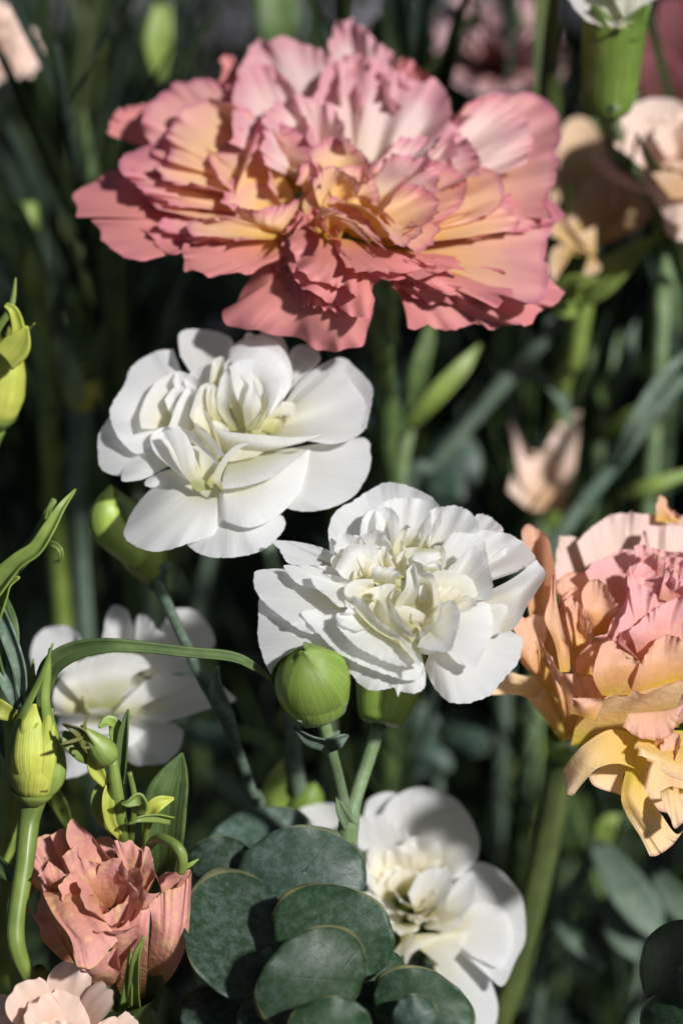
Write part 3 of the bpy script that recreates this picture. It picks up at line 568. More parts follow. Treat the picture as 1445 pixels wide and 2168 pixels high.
a('870,560 880,590|1240,240 1270,330 1330,420 1350,520 1310,590 1200,630 1080,620 960,600', [2, 5], arch=.6, flute=.3, ff=5, **t)
a('760,680 780,740|1100,640 1330,600 1365,680 1350,770 1290,870 1200,930 1080,955 960,935 900,860', [1, -.5], arch=1.5, ruf=.3, **t)
a('680,800 800,760|640,880 650,980 720,1020 800,1030 900,990 1000,900 1050,800 1075,660', [3.2, 2.6], arch=1.8, wob=.2)
a('690,700 800,650|660,790 800,740 960,680|650,850 760,835 900,790 1000,715 1075,655', [3.6, 5, 7], mat=MW, wob=.2)
a('560,780 660,820|400,765 330,830 240,930 195,1020 190,1070 230,1110 320,1145 400,1140 490,1110 600,1070 670,1010', [2, .0], arch=2, ruf=.5, **t)
a('660,880 740,860|490,1115 560,1160 650,1178 760,1165 880,1120 950,1040 950,990 920,960', [1, -2], arch=1.2, ruf=.3, **t)
a('450,740 480,760|360,765 300,800 290,830 330,840 400,800', [2, 2.6], arch=.4, **t)
a('560,830 620,800|480,800 380,720 325,660 315,600 350,560 420,545', [3.5, 7.5], arch=-1.2, wob=.2)
a('530,858 612,852|470,770 535,762|428,670 522,672|372,575 440,553 485,588', [5.5, 8.2, 10, 10.8], wob=.1, cup=.6)
a('560,830 625,820|535,760 630,770|510,640 560,650 640,710 650,760', [4.5, 6, 7.5], mat=MWC, wob=.2)
a('450,590 560,660|430,560 500,600 590,690|445,555 510,575 575,640 640,735', [8, 9.2, 10.5], wob=.1)
a('600,640 700,690 900,665|560,530 650,600 740,625 880,645 1000,635 1120,600|550,452 600,530 680,570 740,580 860,590 1000,600 1140,585', [4, 8, 9], wob=.1)
a('650,852 664,852|612,795 650,790|658,700 692,706|720,640 746,651|780,626 788,632', [7, 9, 9.8, 10, 9.5], wob=0, nu=12)
a('460,560 500,600|270,560 262,490 300,390 350,330 430,290 480,300', [3, 8], arch=-1.5, wob=.2, mat=MWC)
a('480,520 540,520|420,330 440,285 500,300 550,340 570,400', [4.5, 8.5], arch=-.8, wob=.2)
a('520,600 560,620|400,550 440,440 490,360 530,390 540,450', [5, 9], arch=-.8, wob=.2)
a('620,630 660,610|530,540 580,430 640,440|500,500 530,400 560,350 610,340 640,380', [5, 8.5, 11], wob=.2, mat=MWC)
a('640,690 660,680|545,570 600,560 640,620|505,470 520,455 560,460 600,500', [5, 8, 10], wob=.2, mat=MWC)
a('600,690 650,700|520,540 560,600 625,690|535,530 590,580 640,640 670,690', [6, 8, 9.5], wob=.1)
a('700,570 740,570|640,480 692,485|632,400 692,405|645,320 680,280 700,330', [5, 8, 11, 12.3], wob=.1, cup=-.8)
a('740,565 785,548|692,430 792,440|690,340 740,322 782,335', [5, 9, 11], mat=MWC, cup=-1, wob=.1)
a('690,570 710,565|600,500 640,505|580,420 625,420|585,360 615,345 630,370', [5, 8, 10, 11], mat=MWC, wob=.1)
a('770,568 832,565|755,460 842,450|770,400 800,320 832,400', [6.5, 10.5, 12.5], cup=.8, wob=.1)
a('620,400 680,400|595,330 610,240 650,213 668,230 660,300', [7, 11], mat=MWC)
a('760,520 850,520|690,380 800,300 940,330|680,240 700,170 780,120 860,115 930,160 980,240 990,320 960,400 900,440', [5, 10, 10.5], curl=-1.5, wob=.2)
a('790,540 840,560|720,400 800,330 880,400|690,260 760,230 850,240 910,300 930,360 900,440 860,520', [6, 11, 12.5], wob=.2)
a('800,540 850,540|790,380 890,370|700,240 800,170 890,190 955,270 975,340 930,430 880,500', [5.5, 11, 12], wob=.2, curl=-.8)
a('780,200 805,200|760,120 775,100 800,105 815,125', [6, 10])
a('850,570 900,575|870,480 960,470|880,440 940,430 1000,440 1000,520', [4, 5, 6], mat=MWC)
a('730,690 780,680|690,720 800,700|700,660 790,640 870,660', [4, 5, 6.5], mat=MWC, wob=.1)
a('640,660 740,660|480,560 600,440 800,430 920,540 900,700 740,800 580,780', [-1.5, 0], mat=MWC)
a('740,520 830,540|650,400 760,330 880,380 940,440|640,300 700,210 800,160 900,190 960,280 975,360 940,440', [4, 8, 9.5], wob=.2, arch=1)
a('600,560 660,540|520,440 600,400 680,420|470,330 530,270 620,250 690,280', [3, 6.5, 8], wob=.3)
a('560,600 600,640|420,500 480,440 560,470|380,420 430,360 500,360 560,400', [3, 6, 7.5], wob=.3)
a('620,700 680,720|540,640 600,600 680,620|490,600 540,540 620,520 690,560', [3, 5.5, 7], wob=.3, mat=MWC)
a('760,600 860,600|780,520 900,510|770,470 850,430 940,440 980,490', [3, 5, 6.5], wob=.3, mat=MWC)
a('700,720 800,700|720,690 860,660 960,640|740,650 860,620 980,620 1040,630', [3, 4.5, 5.5], wob=.2)
calyx(fA.root, P(555, 1110, 47), P(510, 985, 40), 5, 6.5)

# ------------------------------------------------------------------ tall green bud behind that carnation
STC = [(330, 1222, 33), (352, 1275, 29), (392, 1360, 22), (425, 1430, 19), (473, 1505, 20), (498, 1575, 25), (530, 1670, 33), (560, 1800, 50)]
rc = thing('carnation_bud', 'tall pointed green carnation bud with a bluish jointed stem, tucked under smooth white petals', 'bud', rootpos(STC))
stem_to_ground(STC, [1.5, 1.05, 1.0, 1.1, 1.7, 1.05, 1.0, 1.0], GBLU, rc)
bb = lathe('bud', P(330, 1225, 33), P(232, 1030, 28) - P(330, 1225, 33), [(0, 1.5), (1.5, 3.0), (5, 4.3), (9, 4.3), (14, 3.0), (18, 1.2), (19.5, .1)], GBUD, rc)
ribbon('sepal', [P(300, 1195, 27), P(225, 1120, 24), P(222, 1065, 24), P(236, 1028, 27)], [4, 6.5, 4.5, .3], GBUD, bb, fold=-.5, roll=10)
ribbon('sepal', [P(310, 1195, 30), P(290, 1100, 27), P(262, 1060, 26), P(240, 1032, 28)], [4, 6, 3.5, .3], GLEA, bb, fold=-.5, roll=-30)
ribbon('bract', [P(338, 1240, 33), P(300, 1200, 29), P(262, 1165, 27)], [3, 4, .3], GOLV, rc, fold=.4)
ribbon('bract', [P(332, 1235, 32), P(348, 1205, 30), P(366, 1192, 30)], [3, 2, .3], GBLU, rc, fold=.5)
ribbon('leaf', [P(473, 1500, 20), P(455, 1450, 17), P(462, 1410, 16)], [3, 2.5, .3], GBLU, rc, fold=.5)

# ------------------------------------------------------------------ white carnation low on the left, out of focus
STW = [(285, 1500, 90), (300, 1640, 95), (310, 1800, 100)]
fC = flower('white_carnation', 'blurred white carnation behind the yellowish closed bud and the arching narrow leaf', 'carnation', STW, [1.7, 1.7, 1.7], GSTM, 'Z', (600, 1310), 37, (-.05, .66, .75), MW)
c = fC.pet
c('480,1150 560,1150|190,1100 170,980 220,870 330,835 420,870 440,960', [0, 6], cup=-1)
c('600,1100 680,1100|560,900 590,760 640,725 700,760 730,860', [2, 10], cup=-1)
c('700,1100 760,1100|720,860 760,775 820,800 860,860 930,900 920,970', [3, 9], ruf=.5)
c('760,1120 800,1120|880,850 940,760 1010,740 1090,770 1170,890 1150,970 1040,980', [0, 6], cup=-1)
c('480,1290 640,1290|370,1170 540,1120 720,1120|330,1120 450,1030 600,985 760,1000 840,1060', [4, 9, 10], arch=1)
c('420,1320 500,1330|295,1320 290,1220 330,1130 400,1080 440,1180 480,1280', [3, 8], mat=MWC)
c('620,1320 650,1330|640,1290 720,1200 850,1110 920,1100 1010,1120 1030,1160', [4, 7])
c('760,1130 800,1120|820,1000 860,930 920,940 1020,1040 1030,1090', [4, 8], ruf=.5)
c('640,1310 680,1330|900,1130 1000,1110 1140,1120 1240,1190 1290,1245 1200,1275 1060,1320 900,1370', [1, 3])
c('600,1330 680,1330|960,1370 1000,1420 980,1510 900,1590 800,1600 720,1590 620,1500', [1, -3], arch=2)
c('500,1330 580,1340|560,1580 450,1650 350,1670 300,1600 280,1480 300,1380', [1, -3], arch=2)
c('520,1330 560,1330|300,1330 380,1290 500,1280 620,1300 700,1350 640,1420 450,1430 340,1400', [3, 4.2])
c('560,1330 640,1330|320,1330 330,1460 420,1520 560,1530 700,1500 800,1420', [2, 1.5], arch=1)
c('560,1320 660,1320|470,1220 600,1160 760,1190|500,1140 620,1090 760,1110 840,1200', [1.5, 3.5, 5], mat=MWC)
c('620,1330 720,1320|640,1240 760,1200 860,1220|700,1180 800,1130 900,1150', [2, 3.2, 4.5])
calyx(fC.root, P(300, 1640, 92), P(290, 1560, 84), 4.5, 6.5)

# ------------------------------------------------------------------ white carnation behind the round leaves, out of focus
STD = [(890, 1955, 76), (960, 2060, 88), (1010, 2150, 96), (1030, 2260, 106)]
fD = flower('white_carnation', 'blurred white carnation with a creamy yellow heart behind the round dark leaves', 'carnation', STD, [1.8, 1.8, 1.8, 1.8], GSTM, 'E', (960, 640), 41, (.02, .50, .86), MW)
d = fD.pet
d('960,520 1020,560|820,250 860,180 950,130 1050,140 1150,200 1215,320 1210,430 1130,480', [0, 6], arch=1.5)
d('900,520 960,540|690,340 700,270 780,240 860,260 940,330 980,430', [1, 7], arch=.5)
d('760,420 800,420|480,280 490,220 560,195 640,200 680,240', [-2, 2])
d('860,380 900,380|750,240 770,180 830,150 880,150', [0, 4])
d('1000,640 1020,700|1100,500 1180,440 1260,440 1350,510 1400,600 1410,740 1370,830 1310,940 1230,850 1150,800', [0, 4], arch=1.5)
d('1000,640 1020,680|1130,620 1230,600 1330,640 1360,760 1310,860 1210,830', [1.5, 5], arch=1)
d('960,740 1000,740|1120,860 1200,820 1260,900 1295,1000 1290,1094 1240,1150 1150,1150 1080,1000', [0, -2], arch=1.5)
d('900,640 920,660|700,360 740,420 760,500 780,600 860,700', [1, 6])
d('900,560 960,560|760,470 770,390 830,360 900,380 960,420', [3, 9], mat=MWC)
d('960,640 1000,640|930,560 980,480 1060,460 1110,500 1090,580 1020,620', [4, 10])
d('1000,660 1040,680|1080,620 1120,520 1200,480 1195,600 1140,660', [3, 8])
d('900,720 920,740|920,860 960,800 1080,740 1170,720 1140,800 1080,870', [3, 5], mat=MWC)
d('900,700 920,740|800,760 840,700 900,690 960,740 900,820 840,840', [3, 7], mat=MWC)
core(fD, (868, 1920), 16, 9, 9, 33, MWC, 7)
calyx(fD.root, P(905, 1985, 78), P(890, 1950, 60), 5, 7)

# ------------------------------------------------------------------ big pink bloom
STK = [(735, 560, 78), (800, 700, 74), (815, 800, 78), (822, 950, 90), (830, 1150, 110)]
fK = flower('pink_lisianthus', 'large ruffled pink lisianthus bloom with an apricot yellow heart', 'lisianthus', STK, [3, 2.2, 2.1, 2.0, 2.0], GLEA, 'p', (690, 470), 41, (.02, .74, .67), MPK)
fK.crk, fK.crimp, fK.ck, fK.fr = .5, .75, (4, 7), 1.5
krng = np.random.RandomState(4)
def k(rows, h, **kw):
    '''a petal and the smaller one lying inside it'''
    if kw.get('mat') is MPA: kw['cr'] = .55; kw['teeth'] = 3
    fK.pet(rows, h, **kw)
    if krng.rand() < (.8 if kw.get('mat') is MPA else .5): return
    rr = [[[float(z_) for z_ in p_.split(',')] for p_ in r_.split()] for r_ in rows.split('|')]
    m_ = np.mean(np.array([p_[:2] for p_ in rr[0]]), 0); sh = krng.uniform(-14, 14, 2); sc_ = krng.uniform(.66, .84)
    new = '|'.join(' '.join('%.1f,%.1f' % tuple(m_ + (np.array(p_[:2]) - m_) * sc_ + sh * (i_ > 0)) for p_ in r_) for i_, r_ in enumerate(rr))
    kw2 = dict(kw)
    if kw2.get('mat') is None: kw2['mat'] = MPA
    fK.pet(new, [a_ + 1.5 + .8 * i_ for i_, a_ in enumerate(h)], **kw2)
t = dict(teeth=5.0, wob=.6)
# back row
k('740,300 800,300|700,160 705,70 750,45 790,80 830,115 840,150 870,190', [-2, 12], ruf=1.5, mat=MPB, **t)
k('660,400 740,400|490,300 500,180 520,110 570,88 640,92 700,115 740,150 770,220', [0, 13], flute=1.5, ff=3, ruf=1.2, mat=MPB, **t)
k('720,400 820,400|650,300 655,240 670,180 720,130 800,130 870,165 925,170 950,230 965,330', [3, 13], flute=2.2, ff=6, ruf=1, mat=MPB, **t)
k('640,380 680,380|505,270 505,180 530,140 570,135 620,180 650,270', [4, 13], cup=-1, mat=MPB, wob=.4)
k('600,300 640,300|460,190 470,130 490,120 510,150 515,220', [-4, 8], mat=MPC, **t)
k('800,430 840,450|960,340 975,230 1040,205 1100,195 1170,220 1175,330 1165,420 1172,462', [0, 9], ruf=1.5, flute=1, **t)
k('800,420 850,440|955,330 985,260 1030,215 1090,230 1130,300 1110,350', [3, 11], ruf=1.2, flute=1, mat=MPB, **t)
k('740,420 830,430|790,350 850,290 920,300 960,340 970,390', [4, 11], flute=1.2, ff=4, mat=MPB, **t)
k('820,250 860,260|820,180 850,130 900,150 930,190 940,230', [-4, 8], mat=MPC, **t)
# left side
k('450,350 470,330|235,290 230,260 270,230 330,225 340,270', [-3, 4], mat=MPC, **t)
k('600,420 640,400|320,330 300,260 330,205 400,170 440,165 490,190 560,240 600,290', [2, 10], ruf=1.4, flute=.8, **t)
k('600,430 620,440|560,300 450,290 330,300 265,330 255,360 300,380 420,400', [2, 8], ruf=1.2, arch=.8, **t)
k('600,470 640,500|260,350 172,398 165,450 195,465 260,545 300,550 390,525 470,510 520,470', [0, 2], ruf=1.2, arch=1.5, flute=.8, ff=3, mat=MPC, **t)
k('600,450 620,470|420,350 330,365 280,360 300,400 360,430 440,440', [4, 8], ruf=1, **t)
k('600,480 630,500|520,400 400,380 300,400 330,440 400,460 480,480', [2.5, 6], ruf=1, arch=.8, mat=MPA, **t)
k('600,500 630,510|540,455 440,445 350,465 345,490 420,510 500,510', [3, 5.5], ruf=.8, arch=1, **t)
k('600,470 630,480|470,390 440,320 500,305 560,340 575,400', [4.5, 11], arch=-1.5, mat=MPA, **t)
k('600,480 660,490|500,420 545,330 600,360|545,310 550,255 590,258 640,285 660,330 680,400', [5, 9, 14], ruf=.8, mat=MPA, **t)
k('610,480 640,485|470,430 490,380 540,380 590,420', [5, 9], mat=MPA, **t)
# heart
k('640,470 690,480|640,400 690,400|625,390 640,355 660,338 690,370 700,430', [6, 10, 13.5], ruf=.8, mat=MPA, **t)
k('690,480 740,480|660,400 720,350 770,380|640,330 700,292 760,320 785,350 775,395', [6, 10, 13], mat=MPA, wob=.5)
k('700,490 760,495|690,430 760,420|680,380 730,350 790,370 800,430', [7, 10, 12], mat=MPA, **t)
k('740,500 800,510|740,380 815,345 860,375 880,350 940,345 1020,350 1060,380 1062,430 1000,470', [4, 9], ruf=1.0, flute=1, mat=MPA, **t)
k('740,490 800,500|830,420 880,350 950,350 990,390 960,450 900,480', [6, 11], arch=-1, ruf=.6, mat=MPA, **t)
k('740,500 780,510|700,420 780,430 860,500|720,400 790,430 830,470 850,515 890,532 932,490 905,465', [6, 9, 11], ruf=.6, mat=MPA, **t)
k('680,500 720,505|640,440 700,440 740,470|660,400 720,420 780,470 815,530', [7, 10, 12], ruf=.5, mat=MPA, **t)
k('600,500 640,500|520,470 570,480 620,465|480,430 530,442 580,440 620,428 655,400', [5, 8, 10.5], ruf=.5, mat=MPA, **t)
# right and front
k('760,510 800,520|1000,430 1130,420 1175,440 1160,520 1165,600 1130,640 1050,620 950,590 860,545', [2.5, 3.5], ruf=.8, arch=1, flute=.5, **t)
k('760,520 800,525|980,440 1090,415 1170,430 1180,465 1100,490 960,500', [3, 5], ruf=.8, arch=1, **t)
k('760,540 820,530|1130,560 1185,620 1150,665 1100,695 1000,688 900,697 870,690 860,650 830,610', [1, -3], ruf=1.6, rf=6, arch=1.5, mat=MPC, **t)
k('740,530 800,530|1040,540 1080,590 1060,640 980,640 900,640 850,610 810,590', [3, 2], ruf=1.4, arch=1.5, mat=MPC, **t)
k('660,490 780,520|620,440 598,500 612,560 640,610 700,640 770,668 795,650 790,610 860,570', [5, 5.5], ruf=1.6, rf=6, arch=1.2, mat=MPC, **t)
k('690,500 750,510|720,500 715,545 760,585 860,590 980,570 930,552 850,555', [6, 7.5], ruf=1, mat=MPC, **t)
k('640,470 690,490|600,500 640,440 665,410 690,450 720,500', [7, 11], ruf=1.2, mat=MPC, **t)
k('620,540 720,560|480,570 532,570 505,640 470,665 510,700 600,708 690,745 760,735 785,690 797,650', [1, -4], arch=3, ruf=.6, wob=.6, mat=MPC)
k('610,500 640,520|540,490 480,485 410,500 385,540 400,575 470,582 550,572 600,545', [4, 4], arch=1.5, ruf=.6, wob=.5, mat=MPC)
k('630,520 680,530|560,540 580,590 640,640 720,660 780,640', [3.5, 2], arch=1, ruf=.8, mat=MPC, **t)
lathe('calyx', P(735, 575, 78), fK.n, [(0, 2.5), (3, 5), (9, 8), (16, 13)], GLIS, fK.root)

# ------------------------------------------------------------------ peach bloom at the right edge
STR = [(1200, 1560, 52), (1187, 1610, 60), (1170, 1720, 64), (1130, 1900, 70), (1085, 2080, 76), (1040, 2260, 86)]
fR = flower('peach_lisianthus', 'peach and rose lisianthus with a drooping cream and yellow lower petal', 'lisianthus', STR, [3.2, 3.0, 2.9, 2.7, 2.5, 2.4], GSTR, 'R', (820, 1130), 10, (.12, .58, .80), MPE)
fR.crk, fR.crimp, fR.ck = .4, .35, (5, 4)
rrng = np.random.RandomState(9)
def r(rows, h, **kw):
    '''a crumpled petal; broad ones get a smaller one pressed against them'''
    if kw.get('mat') is MPY: kw['cr'] = .25
    fR.pet(rows, h, **kw)
    if kw.get('mat') is MPY or kw.get('nu') or rows.count('|') > 2 or rrng.rand() < .65: return
    rr = [[[float(z_) for z_ in p_.split(',')] for p_ in r_.split()] for r_ in rows.split('|')]
    m_ = np.mean(np.array([p_[:2] for p_ in rr[0]]), 0); sh = rrng.uniform(-22, 22, 2); sc_ = rrng.uniform(.68, .86)
    new = '|'.join(' '.join('%.1f,%.1f' % tuple(m_ + (np.array(p_[:2]) - m_) * sc_ + sh * (i_ > 0)) for p_ in r_) for i_, r_ in enumerate(rr))
    kw2 = dict(kw); kw2['ruf'] = kw.get('ruf', 0) + .5
    fR.pet(new, [a_ + .9 + .7 * i_ for i_, a_ in enumerate(h)], **kw2)
t = dict(teeth=1.5, wob=.5)
r('540,1450 620,1450|560,1000 900,900 1250,1100|420,760 520,640 700,560 900,540 1100,560 1300,700 1320,1000 1250,1300 1000,1450', [-20, -14, -9], wob=.6)
r('700,760 900,740|475,560 490,320 540,290 630,300 660,420', [-9, -4], mat=MPI, **t)
r('760,800 1000,760|600,330 650,260 720,200 800,165 890,155 905,132 930,155 1050,170 1170,175 1230,150 1300,220 1320,420', [-8, 0], mat=MPI, ruf=.9, **t)
r('1050,200 1190,210|1050,110 1070,55 1110,75 1115,120 1195,165', [1, 2.5], **t)
r('960,700 1200,700|940,400 1000,240 1200,230 1320,300', [-3, 3], mat=MPI, ruf=.8, **t)
r('820,820 900,790|640,490 730,420 830,370 920,375 960,440 945,580', [-2, 4.5], mat=MPP, **t)
r('560,880 640,840|480,570 520,510 620,490 680,500 692,530 645,600', [-5, 2], **t)
r('500,1320 560,1250|330,760,2 400,800,-1 490,820,3|300,430,2 380,420,-2 478,520,4|280,300,2 285,245,1 330,220,-1 400,262,0 440,310,3', [-16, -6, 0, 2], **t)
r('500,1065 560,1065|470,900 550,930|412,760 525,860|440,640 478,640|452,520 474,490', [2, 4.5, 5.5, 6, 5.5], wob=.3)
r('480,1220 540,1150|270,1000 340,1040 400,1000|250,860 320,850 420,860|225,800 250,715 290,752 330,745 410,738 425,800', [-10, -1, 2, 3.5], **t)
r('530,1430 600,1430|480,1180 620,1220 760,1212|380,862 440,965 500,1060 600,1085 690,1090 715,1150 780,1205', [-12, -1, 3], flute=.4, wob=.4)
r('500,1450 545,1420|310,1215 410,1130|88,1195 110,1165 200,1072 270,1080', [-22, -13, -12], mat=MPY, **t)
r('520,1468 548,1450|380,1295 450,1240|305,1210 350,1205 400,1150', [-20, -13, -11], mat=MPY, **t)
r('600,1090 720,1090|520,900 640,850|490,700 560,600 650,660', [-5, -3, -1], wob=.3)
r('640,1095 730,1095|590,1060 600,980 680,900 760,870', [-2, 3], wob=.4)
r('580,960 650,970|510,650 560,590 610,590 630,640 660,720 692,865', [-3, 4], **t)
r('590,920 650,890|525,662 570,625 612,680 655,790', [2, 6], **t)
r('690,870 780,855|640,720 810,740|618,620 640,570 700,535 760,560 800,640 850,690', [0, 5, 7.5], **t)
r('800,910 960,1000|760,880 880,860 1040,700|690,862 770,850 800,760 860,680 885,600 892,500 920,450 1000,480 1080,540 1100,580', [1, 6, 8], mat=MPP, ruf=.5, **t)
r('880,700 960,760|860,560 960,600|900,460 960,440 1040,480 1090,560', [3, 6, 8.5], mat=MPP, ruf=.5, **t)
r('930,1010 1220,1010|880,880 1200,760|840,800 900,760 950,700 1040,640 1110,600 1206,560 1300,560', [2, 6, 8], mat=MPP, ruf=.5, **t)
r('960,560 1220,620|920,340 960,330 1040,360 1100,370 1206,380 1300,420', [3, 8], mat=MPP, ruf=1, **t)
r('1050,640 1260,700|1090,430 1150,480 1206,520 1300,560', [7, 10], mat=MPP, ruf=.9, **t)
r('740,1200 900,1198|690,1090 800,1040 960,1060|715,950 740,905 800,870 830,920 880,970 950,1005 982,1005', [3, 7.5, 9], **t)
r('900,1192 1240,1100|930,1100 1060,1000 1260,980|960,1020 1000,950 1050,880 1100,855 1160,860 1206,880 1300,900', [3, 7, 9], ruf=.6, **t)
r('780,870 830,900|840,800 870,900 960,1000', [4, 8], wob=.3, mat=MPP)
r('560,1490 900,1430 1120,1400|620,1300 880,1300 1170,1260|780,1210 850,1180 900,1160 980,1190 1060,1160 1250,1090', [-9, -2, 4.5], mat=MPY, ruf=.4, **t)
r('560,1300 700,1340|575,1240 640,1270 740,1250|560,1215 650,1212 735,1215', [0, 2, 3.4], wob=.3)
r('900,1420 1180,1380|900,1300 1170,1280|860,1380 960,1440 1060,1450 1140,1420 1190,1300 1240,1220', [-2, 3, 3], wob=.5, teeth=1)
r('920,1410 935,1620|780,1396 830,1590|650,1470 720,1615|570,1550 640,1690|513,1640 540,1755 575,1775', [-3, 0, 0, -2, -5], mat=MPY, arch=1, cup=1, teeth=.8, wob=.2)
r('900,1540 1000,1550|850,1760 980,1720|880,1880 1080,1880|960,2010 1160,1990|1015,2122 1060,2115 1140,2060 1210,1970', [-5, -4, -6, -8, -9], mat=MPY, cup=1.2, ruf=.3, flute=.2, ff=2, wob=.4)
r('940,1500 950,1650|820,1560 870,1640|662,1660 700,1720 850,1772', [-8, -7, -7], mat=MPY, wob=.3)
r('880,1400 1250,1400|900,1600 1260,1600|960,1780 1100,1870 1260,1820', [-5, -9, -10.5], mat=MPY, wob=.5)
r('920,1480 960,1800|1050,1500 1060,1800|1290,1460 1290,1760', [-10, -11, -9], mat=MPY, wob=.4)
r('960,1440 1240,1500|940,1480 1100,1560 1260,1620|922,1512 960,1490 975,1545 1040,1570 1100,1640 1240,1710', [0, 2.2, 3], mat=MPY, **t)
r('1080,1800 1240,1750|1075,1750 1130,1730 1180,1740|1090,1830 1130,1900 1160,1960 1240,1900', [-6, -1, 0], mat=MPY, ruf=.15, teeth=1)
r('1100,1600 1150,1600|1070,1490 1130,1420 1180,1415 1190,1480 1160,1570', [0, 2.5], wob=.3)
r('1040,1480 1080,1500|1050,1440 1085,1432 1100,1470', [1, 3], wob=.2, nu=20, nv=12)
lathe('calyx', P(1192, 1590, 58), P(1215, 1520, 44) - P(1192, 1590, 58), [(0, 3), (2, 3.6), (6, 4), (10, 4.6)], GLIS, fR.root)
for e_ in [(1180, 1540, 44), (1225, 1500, 40), (1210, 1545, 60)]:
    ribbon('sepal', [P(1190, 1590, 56), P((1190 + e_[0]) / 2 - 12, (1590 + e_[1]) / 2, (56 + e_[2]) / 2), P(*e_)], [3, 2.5, .3], GLEA, fR.root, fold=.5)

# ------------------------------------------------------------------ half-open dusty pink bloom, lower left
STQ = [(275, 2120, 20), (300, 2180, 22), (315, 2260, 26), (320, 2360, 30)]
fQ = flower('pink_lisianthus', 'half-open dusty pink lisianthus with crumpled petals speckled yellow', 'lisianthus', STQ, [2.8, 2.4, 2.2, 2.2], GLIS, 'Q', (660, 860), 2, (-.05, .66, .75), MQ)
fQ.crk, fQ.crimp, fQ.ck = .32, .25, (6, 6)
q = fQ.pet; t = dict(teeth=1.5, wob=.5)
q('560,800 640,760|560,420 600,355 650,350 700,375 715,430', [-3, 2], **t)
q('500,900 560,900|190,640 208,480 220,370 270,340 330,340 400,330 440,420', [-6, 3], ruf=.7, **t)
q('480,760 560,720|310,345 370,308 420,320 450,420', [-2, 4], **t)
q('640,1330 700,1290|290,1020 430,1000|240,900 330,860 380,820|165,790 185,790 215,830 245,740 250,640', [-18, -4, 0, 1], **t)
q('560,730 780,660|480,520 620,500 740,560|405,370 420,280 450,237 500,290 560,340 620,420 680,480 740,545', [1, 6, 8], **t)
q('600,780 700,790|450,600 600,600 780,660|385,470 450,420 480,410 490,480 540,500 600,510 680,530 715,550 740,600 800,640 840,690', [2, 7.5, 9.5], ruf=.3, **t)
q('780,700 900,695|740,520 900,480|690,400 715,370 750,390 800,370 850,420 890,400 930,450', [1, 5, 6.5], ruf=.4, **t)
q('820,700 900,700|860,560 955,600|890,410 915,420 935,480 945,540 965,600 988,680', [2.5, 6, 8], wob=.3)
q('320,700 480,690|290,620 420,640|235,590 280,540 300,480 270,480 330,520 410,580 435,530 385,470', [3, 6.5, 8], ruf=.4, **t)
q('1000,760 1130,740|975,595 1020,568 1090,568 1160,553 1174,572', [-3, 3], wob=.3)
q('900,1300 990,1280|910,1100 1080,1160|930,900 1150,960|915,760 960,720 1050,670 1100,660 1140,620 1176,562', [-17, -5, 1.5, 4.5], ruf=.4, **t)
q('720,1340 890,1340|690,1150 900,1180|680,960 910,960|625,832 700,785 790,745 800,772 850,800 880,806 905,790 922,740', [-17, -6, 3, 6], **t)
q('760,740 860,720|740,780 880,800|800,690 850,680 930,700 985,690', [3, 5, 8], wob=.3)
q('640,1340 740,1290|560,1230 740,1200|470,1150 560,1165 700,1030 735,1110', [-17, -6, 1], **t)
q('350,760 480,790 560,790|265,690 400,690 575,705|330,830 450,880 640,850|430,970 550,1010 690,930|472,1145 520,1150 560,1162 625,1098 720,985', [2, 7.5, 9, 8.5, 7], flute=.4, ff=3, teeth=1, wob=.3)
q('300,760 340,800|250,640 300,690|245,600 270,690 300,700', [1, 4, 6], wob=.3)
q('380,1000 470,1150|300,820 420,960|250,640 300,770 400,900', [-3, 3, 6], wob=.3)
q('600,840 650,820|600,780 640,770 670,800', [5, 8], wob=.2, nu=20, nv=12)
q('150,760 200,700|170,690 200,560 240,590', [-3, 0], wob=.3, nu=24)
core(fQ, (235, 1955), 7, 7, 10, 8, MQ, 9)
lathe('calyx', P(283, 2140, 20), P(262, 2060, 12) - P(283, 2140, 20), [(0, 3), (2, 4.2), (6, 5.6), (10, 7.5)], GLIS, fQ.root)
ribbon('sepal', [P(285, 2130, 10), P(283, 2090, 4), P(288, 2030, -4), P(305, 1982, -6)], [2.2, 2.0, 1.4, .2], GLIS, fQ.root, fold=.6)
ribbon('sepal', [P(268, 2125, 8), P(272, 2080, 3), P(275, 2040, -1), P(275, 2008, -2)], [2.2, 1.6, .9, .2], GLIS, fQ.root, fold=.6)
ribbon('sepal', [P(315, 2130, 14), P(322, 2070, 7), P(325, 2020, 3), P(345, 1975, 2)], [3.5, 4.0, 2.4, .3], GLEA, fQ.root, fold=.5)
ribbon('sepal', [P(248, 2120, 12), P(236, 2085, 6), P(245, 2050, 4)], [2.6, 2.0, .3], GLEA, fQ.root, fold=.5)

# ------------------------------------------------------------------ round-leaved branch in the front
STE = [(560, 2010, -2), (640, 2140, -6), (700, 2220, -8), (760, 2330, -8)]
re_ = thing('eucalyptus_branch', 'eucalyptus branch with overlapping round dark green leaves beside the dusty pink bloom', 'eucalyptus', rootpos(STE))
stem_to_ground(STE, [1.0, 1.3, 1.5, 1.8], GBLU, re_)
fE = Frame(re_, 'E', (560, 800), 4, (.15, .42, .90), MEU)
e = fE.disc
e(320, 340, 225, 125, -12, -17, tilt=(2, 3), mat=MEB, seed=1, ba=230)
e(190, 450, 150, 115, 20, -7, tilt=(1, 1), mat=MED, seed=2, ba=300)
e(508, 470, 268, 178, 8, 0, tilt=(2, 2), mat=MEB, seed=3, ba=250)
e(254, 748, 285, 230, 62, 1, tilt=(3, -4), mat=MED, seed=4, ba=-10, cupd=1)
e(150, 1070, 160, 130, 10, -3, tilt=(1, 1), mat=MED, seed=5, ba=60)
e(627, 727, 262, 200, 14, 11, tilt=(2, 3), mat=MEU, seed=6, ba=235)
